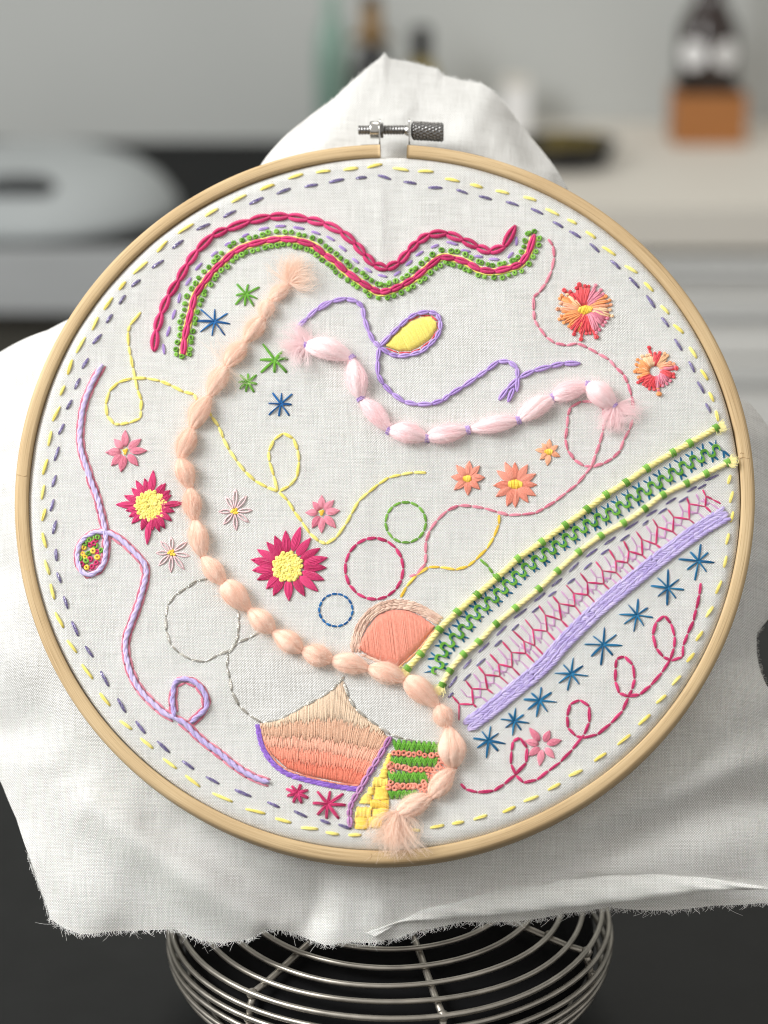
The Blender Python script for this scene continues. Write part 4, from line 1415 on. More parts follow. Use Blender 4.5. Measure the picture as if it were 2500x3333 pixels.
flower('pink_flower', 'rose pink eight petal flower beside the lilac cord', T['rose'], 'D', (730, 1115), [(730, 960), (845, 1025), (890, 1110), (825, 1220), (700, 1265), (630, 1220), (590, 1125), (650, 1025)], 1.75 * MM, 4, T['gold'], 0.6 * MM, 1.0)
flower('pink_flower', 'rose pink eight petal flower inside the yellow vine curve', T['rose'], 'J', (1295, 520), [(1297, 395), (1385, 430), (1428, 505), (1400, 630), (1297, 668), (1228, 630), (1180, 520), (1232, 440)], 1.6 * MM, 4, T['gold'], 0.55 * MM, 1.0)
flower('raspberry_flower', 'raspberry flower with four long petals and a yellow knotted heart', T['pink'], 'I', (1045, 350),
       [(1065, 85), (1130, 190), (1155, 182), (1188, 235), (1195, 270), (1295, 330), (1215, 345), (1220, 392), (1200, 460), (1150, 515), (1110, 540), (1060, 530), (1018, 640), (975, 530), (905, 480), (885, 430), (862, 385), (785, 340), (850, 275), (905, 220), (935, 160), (1000, 145), (1035, 160)], 1.5 * MM, 78, T['yellow'], 4.2 * MM, 1.3, 5, 0.42)
flower('raspberry_flower', 'large raspberry daisy with eighteen petals and a yellow knotted heart', T['pink'], 'J', (1035, 940),
       [(1020, 670), (1130, 640), (1205, 725), (1275, 800), (1330, 870), (1322, 945), (1305, 1035), (1260, 1120), (1160, 1155), (1045, 1190), (930, 1150), (880, 1100), (810, 1035), (775, 965), (765, 885), (810, 810), (880, 755), (940, 710)], 2.0 * MM, 68, T['yellow'], 4.0 * MM, 1.4, 6, 0.40)
for sh, c_, tips, lab in (('J', (625, 510), [(632, 340), (715, 395), (755, 500), (730, 590), (638, 650), (545, 605), (508, 512), (560, 400)], 'faint pale pink flower between the peach wool and the yellow vine'),
                          ('I', (1205, 710), [(1203, 595), (1318, 632), (1340, 735), (1300, 835), (1200, 855), (1110, 805), (1090, 712), (1125, 625)], 'faint pale pink flower above the silver circle')):
    g = motif('pale_flower', lab)
    c_ = px1(sh, c_)
    for tp in px(sh, tips):
        open_petal(g, T['palepink'], c_, tp, 0.95 * MM, 0.20 * MM)
    for i in range(6):
        a = i * 2.4; r = 0.85 * MM * math.sqrt((i + .3) / 6)
        knot(g, T['gold'], c_ + np.array([r * math.cos(a), r * math.sin(a)]), 1.0, 'flower_knot')
flower('coral_flower', 'largest coral flower with a yellow satin centre', T['coral'], 'L', (420, 655), [(345, 492), (418, 495), (510, 512), (570, 580), (578, 660), (570, 740), (515, 790), (420, 825), (360, 815), (280, 745), (262, 665), (285, 555)], 1.8 * MM, inner=0.2, satin_c=(1.75 * MM, 1.5 * MM, T['gold']))
flower('coral_flower', 'middle sized coral flower with eight petals', T['coral'], 'K', (1238, 140), [(1250, 10), (1325, 45), (1360, 130), (1325, 215), (1240, 260), (1140, 220), (1118, 125), (1155, 40)], 1.7 * MM, inner=0.2, satin_c=(1.0 * MM, 1.1 * MM, T['gold']))
flower('peach_flower', 'smallest peach flower with seven petals near the rose loop', T['peach'], 'L', (680, 405), [(683, 312), (745, 360), (760, 440), (668, 505), (615, 460), (580, 390), (630, 345)], 1.3 * MM, inner=0.2, satin_c=(0.95 * MM, 1.0 * MM, T['gold']))
g = motif('open_pink_flower', 'loose pink flower without a heart touching the raspberry loop')
c_ = px1('S', (760, 570))
for tp in px('S', [(675, 460), (805, 478), (880, 540), (835, 655), (740, 705), (670, 640), (645, 545)]):
    petal(g, T['rose'], c_, tp, 1.5 * MM, 0.25, 5)


def variegated(name, label, crop, c, R, cols, n, inner, specials, centre):
    g = motif(name, label)
    c = px1(crop, c)
    for i in range(n):
        a = PI / 2 - i / n * 2 * PI + random.gauss(0, 0.04)
        mt = T[cols[int(i / n * len(cols)) % len(cols)]]
        r = R * (random.choice((0.86, 0.95, 1.0, 0.9)))
        d = np.array([math.cos(a), math.sin(a)])
        stitch('stem_stitch', g, mt, c + d * inner, c + d * r * 0.96, 1.4 * MM, strands=2, twist=3.0)
        knot(g, mt, c + d * r, 1.15, 'tip_knot')
        if i % 3 == 0:
            d3 = np.array([math.cos(a + PI / n), math.sin(a + PI / n)])
            stitch('stem_stitch', g, T[cols[(int(i / n * len(cols)) + 1) % len(cols)]], c + d3 * inner, c + d3 * r * 0.85, 1.3 * MM, strands=2, twist=3.0)
        if i % 3 != 1:
            stitch('stem_stitch', g, mt, c + d * (inner + 0.001), c + d * r * 0.72 + np.array([-d[1], d[0]]) * 0.0008, 1.0 * MM, strands=2, twist=3.0)
    for sh_, tp, mt in specials:
        tp = px1(crop, tp); d = tp - c; d /= np.linalg.norm(d)
        stitch('stem_stitch', g, T[mt], c + d * inner, tp, 1.0 * MM, strands=2, twist=3.0)
        knot(g, T[mt], tp, 1.5, 'tip_knot')
    if centre:
        for x in np.linspace(-1.7, 1.7, 9):
            y = 1.6 - 0.35 * abs(x)
            stitch('centre_stitch', g, T['gold'], c + np.array([x - 0.4, -y]) * MM, c + np.array([x + 0.4, y]) * MM, 0.55 * MM, h=0.8 * MM, strands=2)


variegated('variegated_flower', 'big red, orange and pink flower with a golden centre', 'C', (632, 745), 7.6 * MM,
           ['red', 'rose', 'rose', 'orange', 'peach', 'cream', 'rose', 'rose', 'rose', 'red', 'red', 'red', 'orange', 'orange', 'orange', 'peach', 'orange', 'cream', 'red', 'red'], 32, 1.3 * MM,
           [('C', (490, 615), 'red'), ('C', (590, 578), 'red'), ('C', (605, 945), 'red'), ('C', (705, 930), 'red')], True)
variegated('variegated_flower', 'smaller red and orange flower with an open centre', 'C', (1102, 1158), 5.6 * MM,
           ['red', 'cream', 'peach', 'rose', 'red', 'rose', 'rose', 'red', 'red', 'red', 'orange', 'orange', 'orange', 'cream', 'cream'], 26, 1.5 * MM,
           [('C', (1063, 1002), 'red'), ('C', (1245, 1140), 'red'), ('C', (1130, 1318), 'orange')], False)

# ------------------------------------------------------------------ vines of back stitch
g = motif('yellow_vine', 'looping pale yellow back stitch vine passing under the peach wool')
back_line('back_stitch', g, T['yellow'], px('D', [(850, 35), (765, 140), (750, 190), (755, 300), (768, 370), (790, 470), (805, 550), (825, 640), (855, 715), (850, 800), (848, 860), (760, 895), (690, 905), (645, 905), (590, 840), (578, 750), (605, 650), (675, 580), (780, 550), (895, 548), (1000, 570), (1085, 605), (1180, 655), (1260, 670), (1285, 720)]), 0.98 * MM)
back_line('back_stitch', g, T['yellow'], px('E', [(190, 810), (210, 845), (265, 920), (300, 1010), (345, 1100), (405, 1190), (470, 1270), (545, 1340), (640, 1390), (720, 1420)]), 0.98 * MM)
back_line('back_stitch', g, T['yellow'], px('E', [(720, 1420), (690, 1300), (655, 1190), (650, 1110), (690, 1025), (760, 970), (840, 1010), (875, 1100), (885, 1190), (870, 1310), (810, 1380), (735, 1420)]), 0.98 * MM)
back_line('back_stitch', g, T['yellow'], px('J', [(965, 360), (1035, 425), (1085, 510), (1145, 590), (1205, 680), (1275, 740), (1330, 760), (1410, 710), (1480, 610), (1525, 530), (1580, 430), (1655, 365)]) + px('K', [(550, 180), (630, 130), (725, 108), (820, 92), (922, 92)]), 0.98 * MM)

g = motif('rose_vine', 'looping rose pink back stitch vine past the coral flowers')
back_line('back_stitch', g, T['rose'], px('C', [(380, 265), (415, 310), (425, 390), (405, 480), (365, 570), (320, 630), (283, 660), (285, 750), (290, 815), (320, 865), (370, 930), (430, 970), (505, 985), (580, 970), (650, 1000), (720, 1040), (795, 1080), (840, 1135), (890, 1180), (920, 1240), (945, 1325), (960, 1415)]), 0.92 * MM)
back_line('back_stitch', g, T['rose'], px('G', [(615, 630), (590, 710), (545, 790), (520, 870), (460, 930), (390, 970), (310, 995), (240, 990), (165, 940), (115, 870), (95, 780), (110, 690), (115, 600), (135, 535), (220, 490), (320, 495), (385, 545), (400, 630), (385, 720), (360, 815), (330, 900), (300, 990), (250, 1050), (185, 1130), (100, 1195), (20, 1260)]) +
          px('L', [(640, 840), (575, 880), (470, 890), (370, 895), (280, 870), (180, 840), (85, 825)]) + px('K', [(1170, 345), (1080, 385), (1000, 460), (945, 540), (915, 625), (915, 715), (915, 790), (845, 880), (785, 890)]), 0.94 * MM)

g = motif('raspberry_vine', 'raspberry back stitch vine of four loops beside the blue stars')
back_line('back_stitch', g, T['pink'], px('R', [(1140, 465), (1130, 560), (1105, 670), (1085, 760), (1040, 860), (1005, 950), (1000, 1040), (910, 1070), (850, 1040), (795, 975), (770, 870), (795, 770), (860, 720), (910, 780), (940, 880), (935, 970), (905, 1060), (840, 1160), (755, 1260), (670, 1330), (580, 1345), (510, 1320), (480, 1230), (482, 1130), (490, 1055), (550, 1035), (615, 1100), (630, 1210), (610, 1290), (580, 1355)]) +
          px('S', [(1300, 340), (1220, 425), (1130, 500), (1030, 525), (985, 510), (930, 455), (925, 375), (945, 295), (1010, 265), (1075, 310), (1075, 420), (1040, 500), (960, 600), (880, 685), (800, 745), (720, 805), (630, 825), (580, 775), (545, 700), (550, 610), (560, 545), (605, 520), (655, 590), (650, 690), (575, 770), (500, 835), (430, 880), (320, 890), (240, 870), (205, 830)]), 0.95 * MM)

g = motif('golden_arc', 'golden yellow back stitch arc above the coral half moon')
back_line('back_stitch', g, T['gold'], px('K', [(720, 1055), (765, 970), (845, 880), (935, 820), (1025, 820), (1145, 840), (1240, 815), (1300, 765), (1385, 680), (1440, 590), (1480, 490), (1480, 415)]), 0.9 * MM)
g = motif('green_link', 'short green back stitch line joining the golden arc to the yellow cord')
back_line('back_stitch', g, T['green'], px('K', [(1330, 760), (1400, 820), (1430, 870), (1460, 905)]), 0.85 * MM)


def circle_motif(name, label, mat, c, rx, ry, n, w):
    g = motif(name, label)
    pts = [(c[0] + rx * math.cos(a), c[1] + ry * math.sin(a)) for a in np.linspace(0, 2 * PI, n + 1)]
    back_line('back_stitch', g, mat, px('K', pts), w)


circle_motif('green_circle', 'green back stitch circle', T['green'], (760, 475), 158, 158, 14, 0.85 * MM)
circle_motif('raspberry_circle', 'raspberry back stitch circle', T['pink'], (517, 832), 226, 238, 17, 0.95 * MM)
circle_motif('blue_circle', 'small blue back stitch circle', T['blue'], (222, 1152), 130, 127, 17, 0.6 * MM)

g = motif('silver_circle', 'silver metallic circle beside the peach wool')
back_line('back_stitch', g, T['silver'], px('O', [(665, 78), (570, 95), (490, 150), (405, 205), (345, 285), (330, 380), (335, 485), (370, 590), (435, 655), (525, 705), (635, 722), (730, 670), (820, 635), (870, 580), (890, 500), (895, 400), (890, 330)]), 0.75 * MM)
g = motif('silver_curves', 'silver metallic curves outlining the shaded pink block')
back_line('back_stitch', g, T['silver'], px('O', [(1060, 485), (970, 540), (880, 575), (810, 660), (800, 760), (825, 850), (840, 950), (895, 1060), (970, 1130), (1070, 1190), (1200, 1170), (1300, 1120), (1400, 1060), (1500, 1010), (1600, 950), (1657, 890)]) + px('P', [(290, 715)]), 0.75 * MM)
back_line('back_stitch', g, T['silver'], px('P', [(280, 760), (320, 880), (370, 960), (460, 1040), (550, 1100), (640, 1165)]) + px('V', [(790, 165), (910, 195), (1060, 215), (1190, 205)]), 0.8 * MM)

# ------------------------------------------------------------------ purple chain with yellow leaf
g = motif('purple_chain_line', 'lilac purple chain stitch tendril with a forked end')
chain_line('chain_link', g, T['lilac'], px('A', [(1335, 1125), (1420, 1040), (1500, 965), (1585, 912)]) + px('B', [(80, 745), (165, 690), (260, 670), (335, 688), (375, 725), (385, 800), (415, 890), (450, 960), (490, 995)]) +
           px('F', [(70, 530), (72, 640), (110, 710), (180, 785), (270, 850), (370, 872), (480, 870), (570, 842), (620, 800), (720, 740), (830, 665), (910, 610), (1000, 540), (1080, 540), (1145, 590), (1150, 660), (1145, 765)]), 1.25 * MM, 0.32 * MM)
chain_line('chain_link', g, T['lilac'], px('F', [(1005, 835), (1070, 750), (1165, 665), (1270, 615), (1400, 580), (1500, 555), (1620, 555)]), 1.4 * MM, 0.34 * MM)
chain_line('chain_link', g, T['lilac'], px('F', [(1120, 745), (1080, 842)]), 1.4 * MM, 0.34 * MM)
g = motif('yellow_leaf', 'yellow satin leaf outlined in purple chain stitch')
chain_line('chain_link', g, T['lilac'], px('B', [(490, 992), (560, 920), (620, 860), (680, 805), (740, 770), (820, 758), (875, 772), (900, 820), (900, 880), (870, 940), (820, 990), (770, 1030), (700, 1050), (620, 1060), (560, 1045), (495, 1000)]), 1.25 * MM, 0.32 * MM)
leaf = px('B', [(528, 987), (600, 890), (680, 830), (760, 795), (830, 787), (872, 830), (876, 872), (830, 938), (760, 990), (700, 1018), (620, 1022)])
back_line('edge_stitch', g, T['red'], px('B', [(515, 985), (590, 888), (675, 822), (760, 783), (835, 780), (882, 822), (885, 878), (838, 948), (765, 1005), (700, 1030), (615, 1032), (530, 1000)]), 0.4 * MM)
lp = px('B', [(630, 890), (690, 1010)])
satin('satin_fill', g, T['yellow'], leaf, math.atan2(lp[1][1] - lp[0][1], lp[1][0] - lp[0][0]), 0.24 * MM, 0.34 * MM, 0.7 * MM, kind='stuff')

# ------------------------------------------------------------------ lilac couched cord with rose edging
g = motif('lilac_cord', 'thick twisted lilac cord edged in rose with a knotted pod and a loop')
cordA = px('D', [(555, 445), (500, 540), (440, 670), (405, 780), (390, 880), (380, 1000), (390, 1100), (420, 1200), (460, 1310)]) + px('I', [(550, 60), (590, 170), (635, 290), (660, 390), (685, 490), (697, 560), (702, 620), (700, 700), (680, 800), (630, 858), (570, 882), (520, 860), (490, 800), (480, 720), (505, 640), (550, 590), (620, 555), (690, 553), (730, 562), (800, 600), (870, 660), (940, 730), (1000, 800), (1010, 880), (985, 990), (950, 1110), (900, 1240), (860, 1350), (850, 1420)]) + \
    px('O', [(35, 720), (80, 850), (150, 960), (230, 1040), (320, 1120), (400, 1160)])
cordB = px('O', [(400, 1165), (395, 1100), (385, 1030), (392, 950), (405, 885), (470, 857), (540, 872), (610, 930), (648, 1010), (642, 1085), (590, 1135), (525, 1195)])
cordC = px('O', [(390, 1155), (480, 1200), (570, 1290), (650, 1360), (738, 1420)]) + px('U', [(130, 440), (230, 510), (330, 560), (420, 588)])
for path, wd in ((cordA, 1.4 * MM), (cordB, 1.4 * MM), (cordC, 1.5 * MM)):
    mb = MB(); rope_into(mb, path, wd, 2, 5.0 * MM)
    mb.build('cord', T['cordlilac'], g)
    L = plen(path); n_ = int(L / (3.6 * MM))
    q = crom(path, n_ * 2 + 1)
    tq = np.gradient(q, axis=0); tq /= np.linalg.norm(tq, axis=1)[:, None]
    sq = np.stack([-tq[:, 1], tq[:, 0]], 1)
    for sg in (1, -1):
        e = q + sq * sg * 0.92 * MM
        for i in range(n_):
            a_ = i * 2 + (1 if sg < 0 and i < n_ - 1 else 0)
            stitch('edge_stitch', g, T['rose'], e[a_], e[min(a_ + 2, len(e) - 1)], 0.72 * MM, strands=2)
for col, lst in (('green', [(635, 590), (570, 610), (540, 640), (620, 655), (665, 690), (565, 718), (500, 755), (545, 775), (598, 598)]),
                 ('pink', [(620, 615), (580, 650), (580, 760), (625, 790), (630, 700), (515, 800), (595, 820), (605, 640)]),
                 ('gold', [(530, 670), (520, 720), (600, 695), (635, 745), (555, 825), (540, 745)])):
    for p in px('I', lst):
        knot(g, T[col], p, 1.6, 'pod_knot')

# ------------------------------------------------------------------ coral half moon
g = motif('coral_half_moon', 'coral satin half moon with a sandy outlined rim')
moon = px('P', [(400, 505), (420, 430), (460, 350), (540, 245), (650, 195), (780, 205), (880, 250), (985, 330), (850, 505), (700, 642), (600, 605), (500, 572)])
lp = px('P', [(640, 200), (690, 630)])
satin('satin_fill', g, T['coral'], moon, math.atan2(lp[1][1] - lp[0][1], lp[1][0] - lp[0][0]), 0.23 * MM, 0.33 * MM, 0.9 * MM, kind='stuff')
for off in (-1, 0, 1):
    rim = px('P', [(372, 530), (380, 420), (430, 305), (510, 215), (600, 170), (720, 155), (850, 188), (950, 240), (1025, 292)])
    q = crom(rim, 40)
    tq = np.gradient(q, axis=0); tq /= np.linalg.norm(tq, axis=1)[:, None]
    q = q + np.stack([-tq[:, 1], tq[:, 0]], 1) * off * 0.9 * MM
    stem_line('rim_stitch', g, T['beige'], q, 0.98 * MM, 1.7 * MM)
stem_line('rim_stitch', g, T['beige'], px('P', [(415, 545), (520, 585), (640, 638), (695, 652)]), 0.7 * MM, 1.7 * MM)
stem_line('rim_stitch', g, T['peach'], px('P', [(700, 652), (850, 520), (990, 345)]), 0.45 * MM, 2.2 * MM)

# ------------------------------------------------------------------ couched yellow cords, laced zigzag
c1 = [(1327, 2178), (1369, 2130), (1430, 2050), (1489, 1993), (1554, 1937), (1619, 1882), (1686, 1821), (1764, 1766), (1840, 1711), (1911, 1659), (1973, 1612), (2038, 1572), (2105, 1526), (2190, 1475), (2245, 1444), (2331, 1395)]
c2 = [(1439, 2231), (1464, 2185), (1509, 2131), (1558, 2090), (1615, 2032), (1678, 1980), (1754, 1918), (1815, 1860), (1884, 1798), (1956, 1745), (2030, 1703), (2099, 1657), (2158, 1612), (2235, 1575), (2298, 1543), (2368, 1507)]
for cc, wd, lab in ((c1, 1.7 * MM, 'yellow wool cord tied with green, touching the coral half moon'), (c2, 1.5 * MM, 'yellow wool cord tied with green, beside the purple dashes')):
    g = motif('yellow_cord', lab)
    q = px('Z', cc)
    mb = MB(); rope_into(mb, q, wd, 3, 4.2 * MM, taper=False)
    mb.build('cord', T['cordyellow'], g)
    q = np.array(q)
    tq = np.gradient(q, axis=0)
    for i in range(len(q)):
        tie(g, T['green'], q[i], tq[i], wd * 1.06, wd * 0.98, strands=3, sw=0.46 * MM)
    a0 = math.atan2(*(-tq[0])[::-1]); a1 = math.atan2(*tq[-1][::-1])
    tuft(g, T['cordyellow'], q[0] - tq[0] / np.linalg.norm(tq[0]) * 0.0004, [a0], 110, 0.0012, 0.0030, 0.25, 1.5 * MM, 0.00009, 0.15)
    tuft(g, T['cordyellow'], q[-1] + tq[-1] / np.linalg.norm(tq[-1]) * 0.0004, [a1, a1 - 0.9], 100, 0.0010, 0.0026, 0.3, 1.2 * MM, 0.00009, 0.15)

g = motif('laced_zigzag', 'blue forked stitches laced with a wavy green thread between the cords')
mid = px('Z', [(1420, 2195), (1432, 2150), (1452, 2105), (1489, 2069), (1527, 2027), (1563, 1984), (1605, 1950), (1677, 1880), (1760, 1815), (1850, 1751), (1922, 1703), (1994, 1667), (2061, 1621), (2133, 1580), (2188, 1543), (2251, 1505), (2306, 1476), (2361, 1455)])
L = plen(mid); nper = 30
q = crom(mid, nper * 16 + 1)
tq = np.gradient(q, axis=0); tq /= np.linalg.norm(tq, axis=1)[:, None]
sq = np.stack([-tq[:, 1], tq[:, 0]], 1)
per = L / nper
for i in range(nper):
    k = i * 16 + 4
    up = q[k] + sq[k] * 0.75 * MM
    for fx in (-0.55, 0.42):
        stitch('fork_stitch', g, T['teal'], up, up + sq[k] * random.uniform(1.9, 2.5) * MM + tq[k] * fx * per * 0.6, 0.5 * MM, strands=2)
    k2 = i * 16 + 12
    dn = q[k2] - sq[k2] * 0.75 * MM
    for fx in (-0.3, 0.5):
        stitch('fork_stitch', g, T['teal'], dn, dn - sq[k2] * random.uniform(1.5, 2.1) * MM + tq[k2] * fx * per * 0.6, 0.5 * MM, strands=2)
    stitch('leg_stitch', g, T['teal'], up + sq[k] * 0.3 * MM, dn - sq[k2] * 0.3 * MM, 0.45 * MM, strands=2)
    if i < nper - 1:
        k3 = i * 16 + 20
        stitch('leg_stitch', g, T['teal'], dn, q[k3] + sq[k3] * 0.9 * MM, 0.45 * MM, strands=2)
for i in range(nper * 2 - 1):
    a_, b_ = i * 8, min(i * 8 + 9, len(q) - 1)
    idx = np.arange(a_, b_ + 1)
    ph = idx / 16 * 2 * PI
    for _ in range(1):
        mb = MB()
        for o in (-0.22, 0.22):
            amp = (1.2 + o) * MM
            base = q[idx] + sq[idx] * (np.sin(ph) * amp)[:, None] + tq[idx] * (np.sin(2 * ph) * -0.13 * per)[:, None]
            mb.tube(np.column_stack([base, 0.00055 + 0.00025 * np.sin(ph * 2) + np.full(len(idx), o * 0.0002)]), 0.23 * MM, 5)
        mb.build('lacing', T['green2'], g)

# ------------------------------------------------------------------ purple dashes and feather stitch
g = motif('purple_dashes', 'double row of glittering purple dashes below the yellow cord')
dd = segs('M', [[(1175, 390), (1278, 345)], [(1035, 478), (1110, 435)], [(1118, 455), (1182, 418)], [(872, 572), (950, 522)], [(970, 558), (1043, 515)], [(720, 665), (803, 615)], [(812, 645), (880, 603)], [(555, 770), (657, 705)], [(692, 735), (735, 695)], [(397, 885), (485, 822)], [(520, 855), (590, 805)], [(255, 980), (342, 915)], [(370, 960), (432, 918)], [(125, 1095), (197, 1020)], [(237, 1075), (298, 1022)]])
dd += segs('Q', [[(1175, 258), (1255, 195)], [(1298, 238), (1355, 195)], [(1040, 375), (1125, 308)], [(1148, 338), (1210, 295)], [(883, 505), (983, 430)], [(1022, 460), (1075, 418)], [(750, 638), (825, 562)], [(867, 600), (920, 548)], [(610, 768), (692, 692)], [(735, 720), (790, 672)], [(495, 895), (555, 820)], [(595, 872), (662, 812)], [(380, 1040), (445, 952)], [(495, 985), (550, 930)], [(375, 1115), (415, 1078)]])
running('dash_stitch', g, T['purple'], dd, 0.75 * MM)

fe = []
for J, Tt, K_, E_ in [((1180, 510), (1155, 460), (1230, 535), (1295, 568)), ((1050, 570), (1030, 520), (1175, 590), (1220, 635)), ((930, 672), (888, 615), (1050, 690), (1090, 720)), ((805, 745), (770, 688), (925, 785), (958, 815)),
                      ((685, 842), (640, 780), (795, 882), (840, 918)), ((585, 935), (545, 855), (690, 965), (730, 1005)), ((485, 1010), (435, 925), (575, 1025), (632, 1088)), ((380, 1085), (330, 1015), (487, 1100), (545, 1165)),
                      ((265, 1175), (210, 1105), (393, 1188), (450, 1245)), ((160, 1260), (100, 1195), (270, 1272), (340, 1350))]:
    fe.append(tuple(np.array(p) for p in px('M', [J, Tt, K_, E_])))
for J, Tt, K_, E_ in [((1230, 392), (1185, 335), (1355, 412), (1415, 490)), ((1125, 480), (1075, 405), (1250, 520), (1320, 595)), ((1030, 592), (970, 515), (1140, 605), (1218, 695)), ((960, 680), (875, 600), (1045, 715), (1112, 785)),
                      ((865, 767), (795, 685), (975, 775), (1045, 845)), ((765, 857), (700, 780), (870, 882), (930, 945)), ((660, 940), (610, 875), (775, 952), (845, 1015)), ((560, 1047), (510, 985), (680, 1052), (725, 1085)), ((460, 1165), (410, 1105), (570, 1168), (595, 1190))]:
    fe.append(tuple(np.array(p) for p in px('Q', [J, Tt, K_, E_])))
g = motif('lilac_feather_row', 'pale mauve feather stitches woven behind the raspberry ones')
for i in range(len(fe) - 1):
    J, Tt, K_, E_ = [(fe[i][k] + fe[i + 1][k]) / 2 + np.array([0.0004, -0.0001]) for k in range(4)]
    for p_, q_ in ((Tt, J), (J, K_), (K_, E_ + (E_ - K_) * 0.3), (J + (K_ - J) * 0.5 + (J - Tt) * -0.5, J + (K_ - J) * 0.45 + (E_ - K_) * 0.6)):
        stitch('feather_stitch', g, T['lightmauve'], p_, q_, 0.44 * MM, strands=2, h=0.00018)
    if i < len(fe) - 2:
        K2 = (fe[i + 1][2] + fe[i + 2][2]) / 2
        stitch('feather_stitch', g, T['lightmauve'], J, K2, 0.44 * MM, strands=2, h=0.00018)
g = motif('raspberry_feather_row', 'raspberry feather stitches along the lilac woven band')
for i, (J, Tt, K_, E_) in enumerate(fe):
    for p_, q_ in ((Tt, J), (J, K_), (K_, E_)):
        stitch('feather_stitch', g, T['pink'], p_, q_, 0.46 * MM, strands=2, h=0.00035)
    nx_ = fe[i + 1][2] if i < len(fe) - 1 else px1('Q', (460, 1290))
    stitch('feather_stitch', g, T['pink'], J, nx_, 0.46 * MM, strands=2, h=0.00035)

g = motif('lilac_woven_band', 'broad lilac woven band running diagonally above the blue stars')
band = px('M', [(1350, 640), (1130, 772), (960, 892), (800, 1012), (650, 1132), (480, 1272), (350, 1380)]) + px('R', [(150, 862), (60, 955)]) + px('Q', [(1150, 832), (1000, 970), (880, 1062), (740, 1180), (620, 1270), (495, 1352)])
q = crom(band, 241)
tq = np.gradient(q, axis=0); tq /= np.linalg.norm(tq, axis=1)[:, None]
sq = np.stack([-tq[:, 1], tq[:, 0]], 1)
hw = 2.0 * MM
for rw in range(4):
    o0 = (-1 + 2 * (rw + 0.5) / 4) * hw
    sl = 1 if rw % 2 == 0 else -1
    for i in range(58):
        a_ = int(i / 58 * 236); b_ = min(240, a_ + 7)
        stitch('woven_stitch', g, T['cordlilac'], q[a_] + sq[a_] * (o0 - sl * 0.46 * MM), q[b_] + sq[b_] * (o0 + sl * 0.46 * MM), 1.12 * MM, h=0.9 * MM, strands=2, twist=2.5, taper=0.6)

# ------------------------------------------------------------------ shaded block, striped block, basket weave
g = motif('shaded_block', 'block of long stitches shading from sand to coral under a violet outline')
blk_poly = px('Z', [(1118, 2218), (1075, 2254), (1033, 2279), (991, 2300), (948, 2326), (906, 2347), (851, 2356), (846, 2363), (858, 2410), (890, 2460), (936, 2502), (995, 2524), (1080, 2540), (1168, 2557), (1206, 2498), (1244, 2435), (1264, 2404), (1232, 2368), (1194, 2343), (1156, 2309), (1135, 2275)])
bounds = [None, [(380, 145), (620, 120), (860, 95), (1050, 130), (1300, 205)], [(380, 235), (620, 235), (860, 255), (1050, 290), (1300, 340)], [(380, 300), (620, 320), (860, 350), (1050, 385), (1300, 430)], [(380, 390), (620, 420), (860, 450), (1050, 475), (1300, 520)], None]
block_cols = [thread('sand_silk', (234, 210, 184), (212, 180, 150)), thread('blush_sand_silk', (236, 200, 174), (216, 172, 144)), thread('light_coral_silk', (238, 184, 160), (220, 156, 130)), thread('mid_coral_silk', (238, 160, 136), (220, 132, 108)), thread('deep_coral_silk', (232, 140, 116), (212, 112, 90))]
x0s, y0s, ss_ = CROPS['U']
ub = [None if bb is None else (np.array([x0s + x * ss_ for x, y in bb]), np.array([y0s + y * ss_ for x, y in bb])) for bb in bounds]
PZ = np.array([(1118, 2215), (1075, 2251), (1033, 2276), (991, 2297), (948, 2323), (906, 2344), (851, 2352), (846, 2363), (858, 2410), (890, 2460), (936, 2502), (995, 2524), (1080, 2540), (1168, 2557), (1206, 2498), (1244, 2435), (1267, 2403), (1232, 2364), (1194, 2339), (1156, 2305), (1135, 2271)], float)
mbs = [MB() for _ in range(5)]
for xb in np.arange(846, 1268, 2.9):
    # long stitches fan slightly: upright in the middle, leaning along the mauve line
    lean = -0.55 * max(0, (xb - 1040) / 225) ** 1.5 + 0.10 * max(0, (960 - xb) / 110)
    ys_ = []
    yr = 2400.0
    for i in range(len(PZ)):
        p_, q_ = PZ[i], PZ[(i + 1) % len(PZ)]
        f0 = p_[0] - (xb + lean * (p_[1] - yr)); f1 = q_[0] - (xb + lean * (q_[1] - yr))
        if f0 * f1 < 0:
            t_ = f0 / (f0 - f1); ys_.append(p_[1] + (q_[1] - p_[1]) * t_)
    ys_.sort()
    if len(ys_) < 2: continue
    ya, yb = ys_[0], ys_[-1]
    cuts = [ya] + [float(np.interp(xb, u[0], u[1])) + random.uniform(-10, 10) for u in ub[1:5]] + [yb]
    for r_ in range(5):
        a_, b_ = max(ya, cuts[r_]), min(yb, cuts[r_ + 1])
        if r_ == 4: b_ = yb
        if b_ - a_ < 4: continue
        e_ = random.uniform(2, 9) if r_ < 4 else 0
        b2 = min(yb, b_ + e_)
        pp = px('Z', [(xb + lean * (a_ - yr) + random.uniform(-.6, .6), a_), (xb + lean * (b2 - yr) + random.uniform(-.6, .6), b2)])
        stitch_into(mbs[r_], pp[0], pp[1], 0.30 * MM, h=random.uniform(0.28, 0.5) * MM, strands=1, n=6, taper=0.6)
for r_ in range(5):
    mbs[r_].build('long_stitch_row', block_cols[r_], g, kind='stuff')
vio = px('U', [(322, 135), (335, 230), (365, 330), (430, 430), (520, 510), (650, 560), (800, 598), (950, 628), (1108, 645)])
stem_line('outline_stitch', g, T['violet'], vio, 0.8 * MM, 1.6 * MM, slant=0.3)
q = crom(vio, 60); tq = np.gradient(q, axis=0); tq /= np.linalg.norm(tq, axis=1)[:, None]
q2 = q + np.stack([-tq[:, 1], tq[:, 0]], 1) * 0.55 * MM
stem_line('outline_stitch', g, T['violet'], q2, 0.7 * MM, 1.6 * MM, slant=0.3)
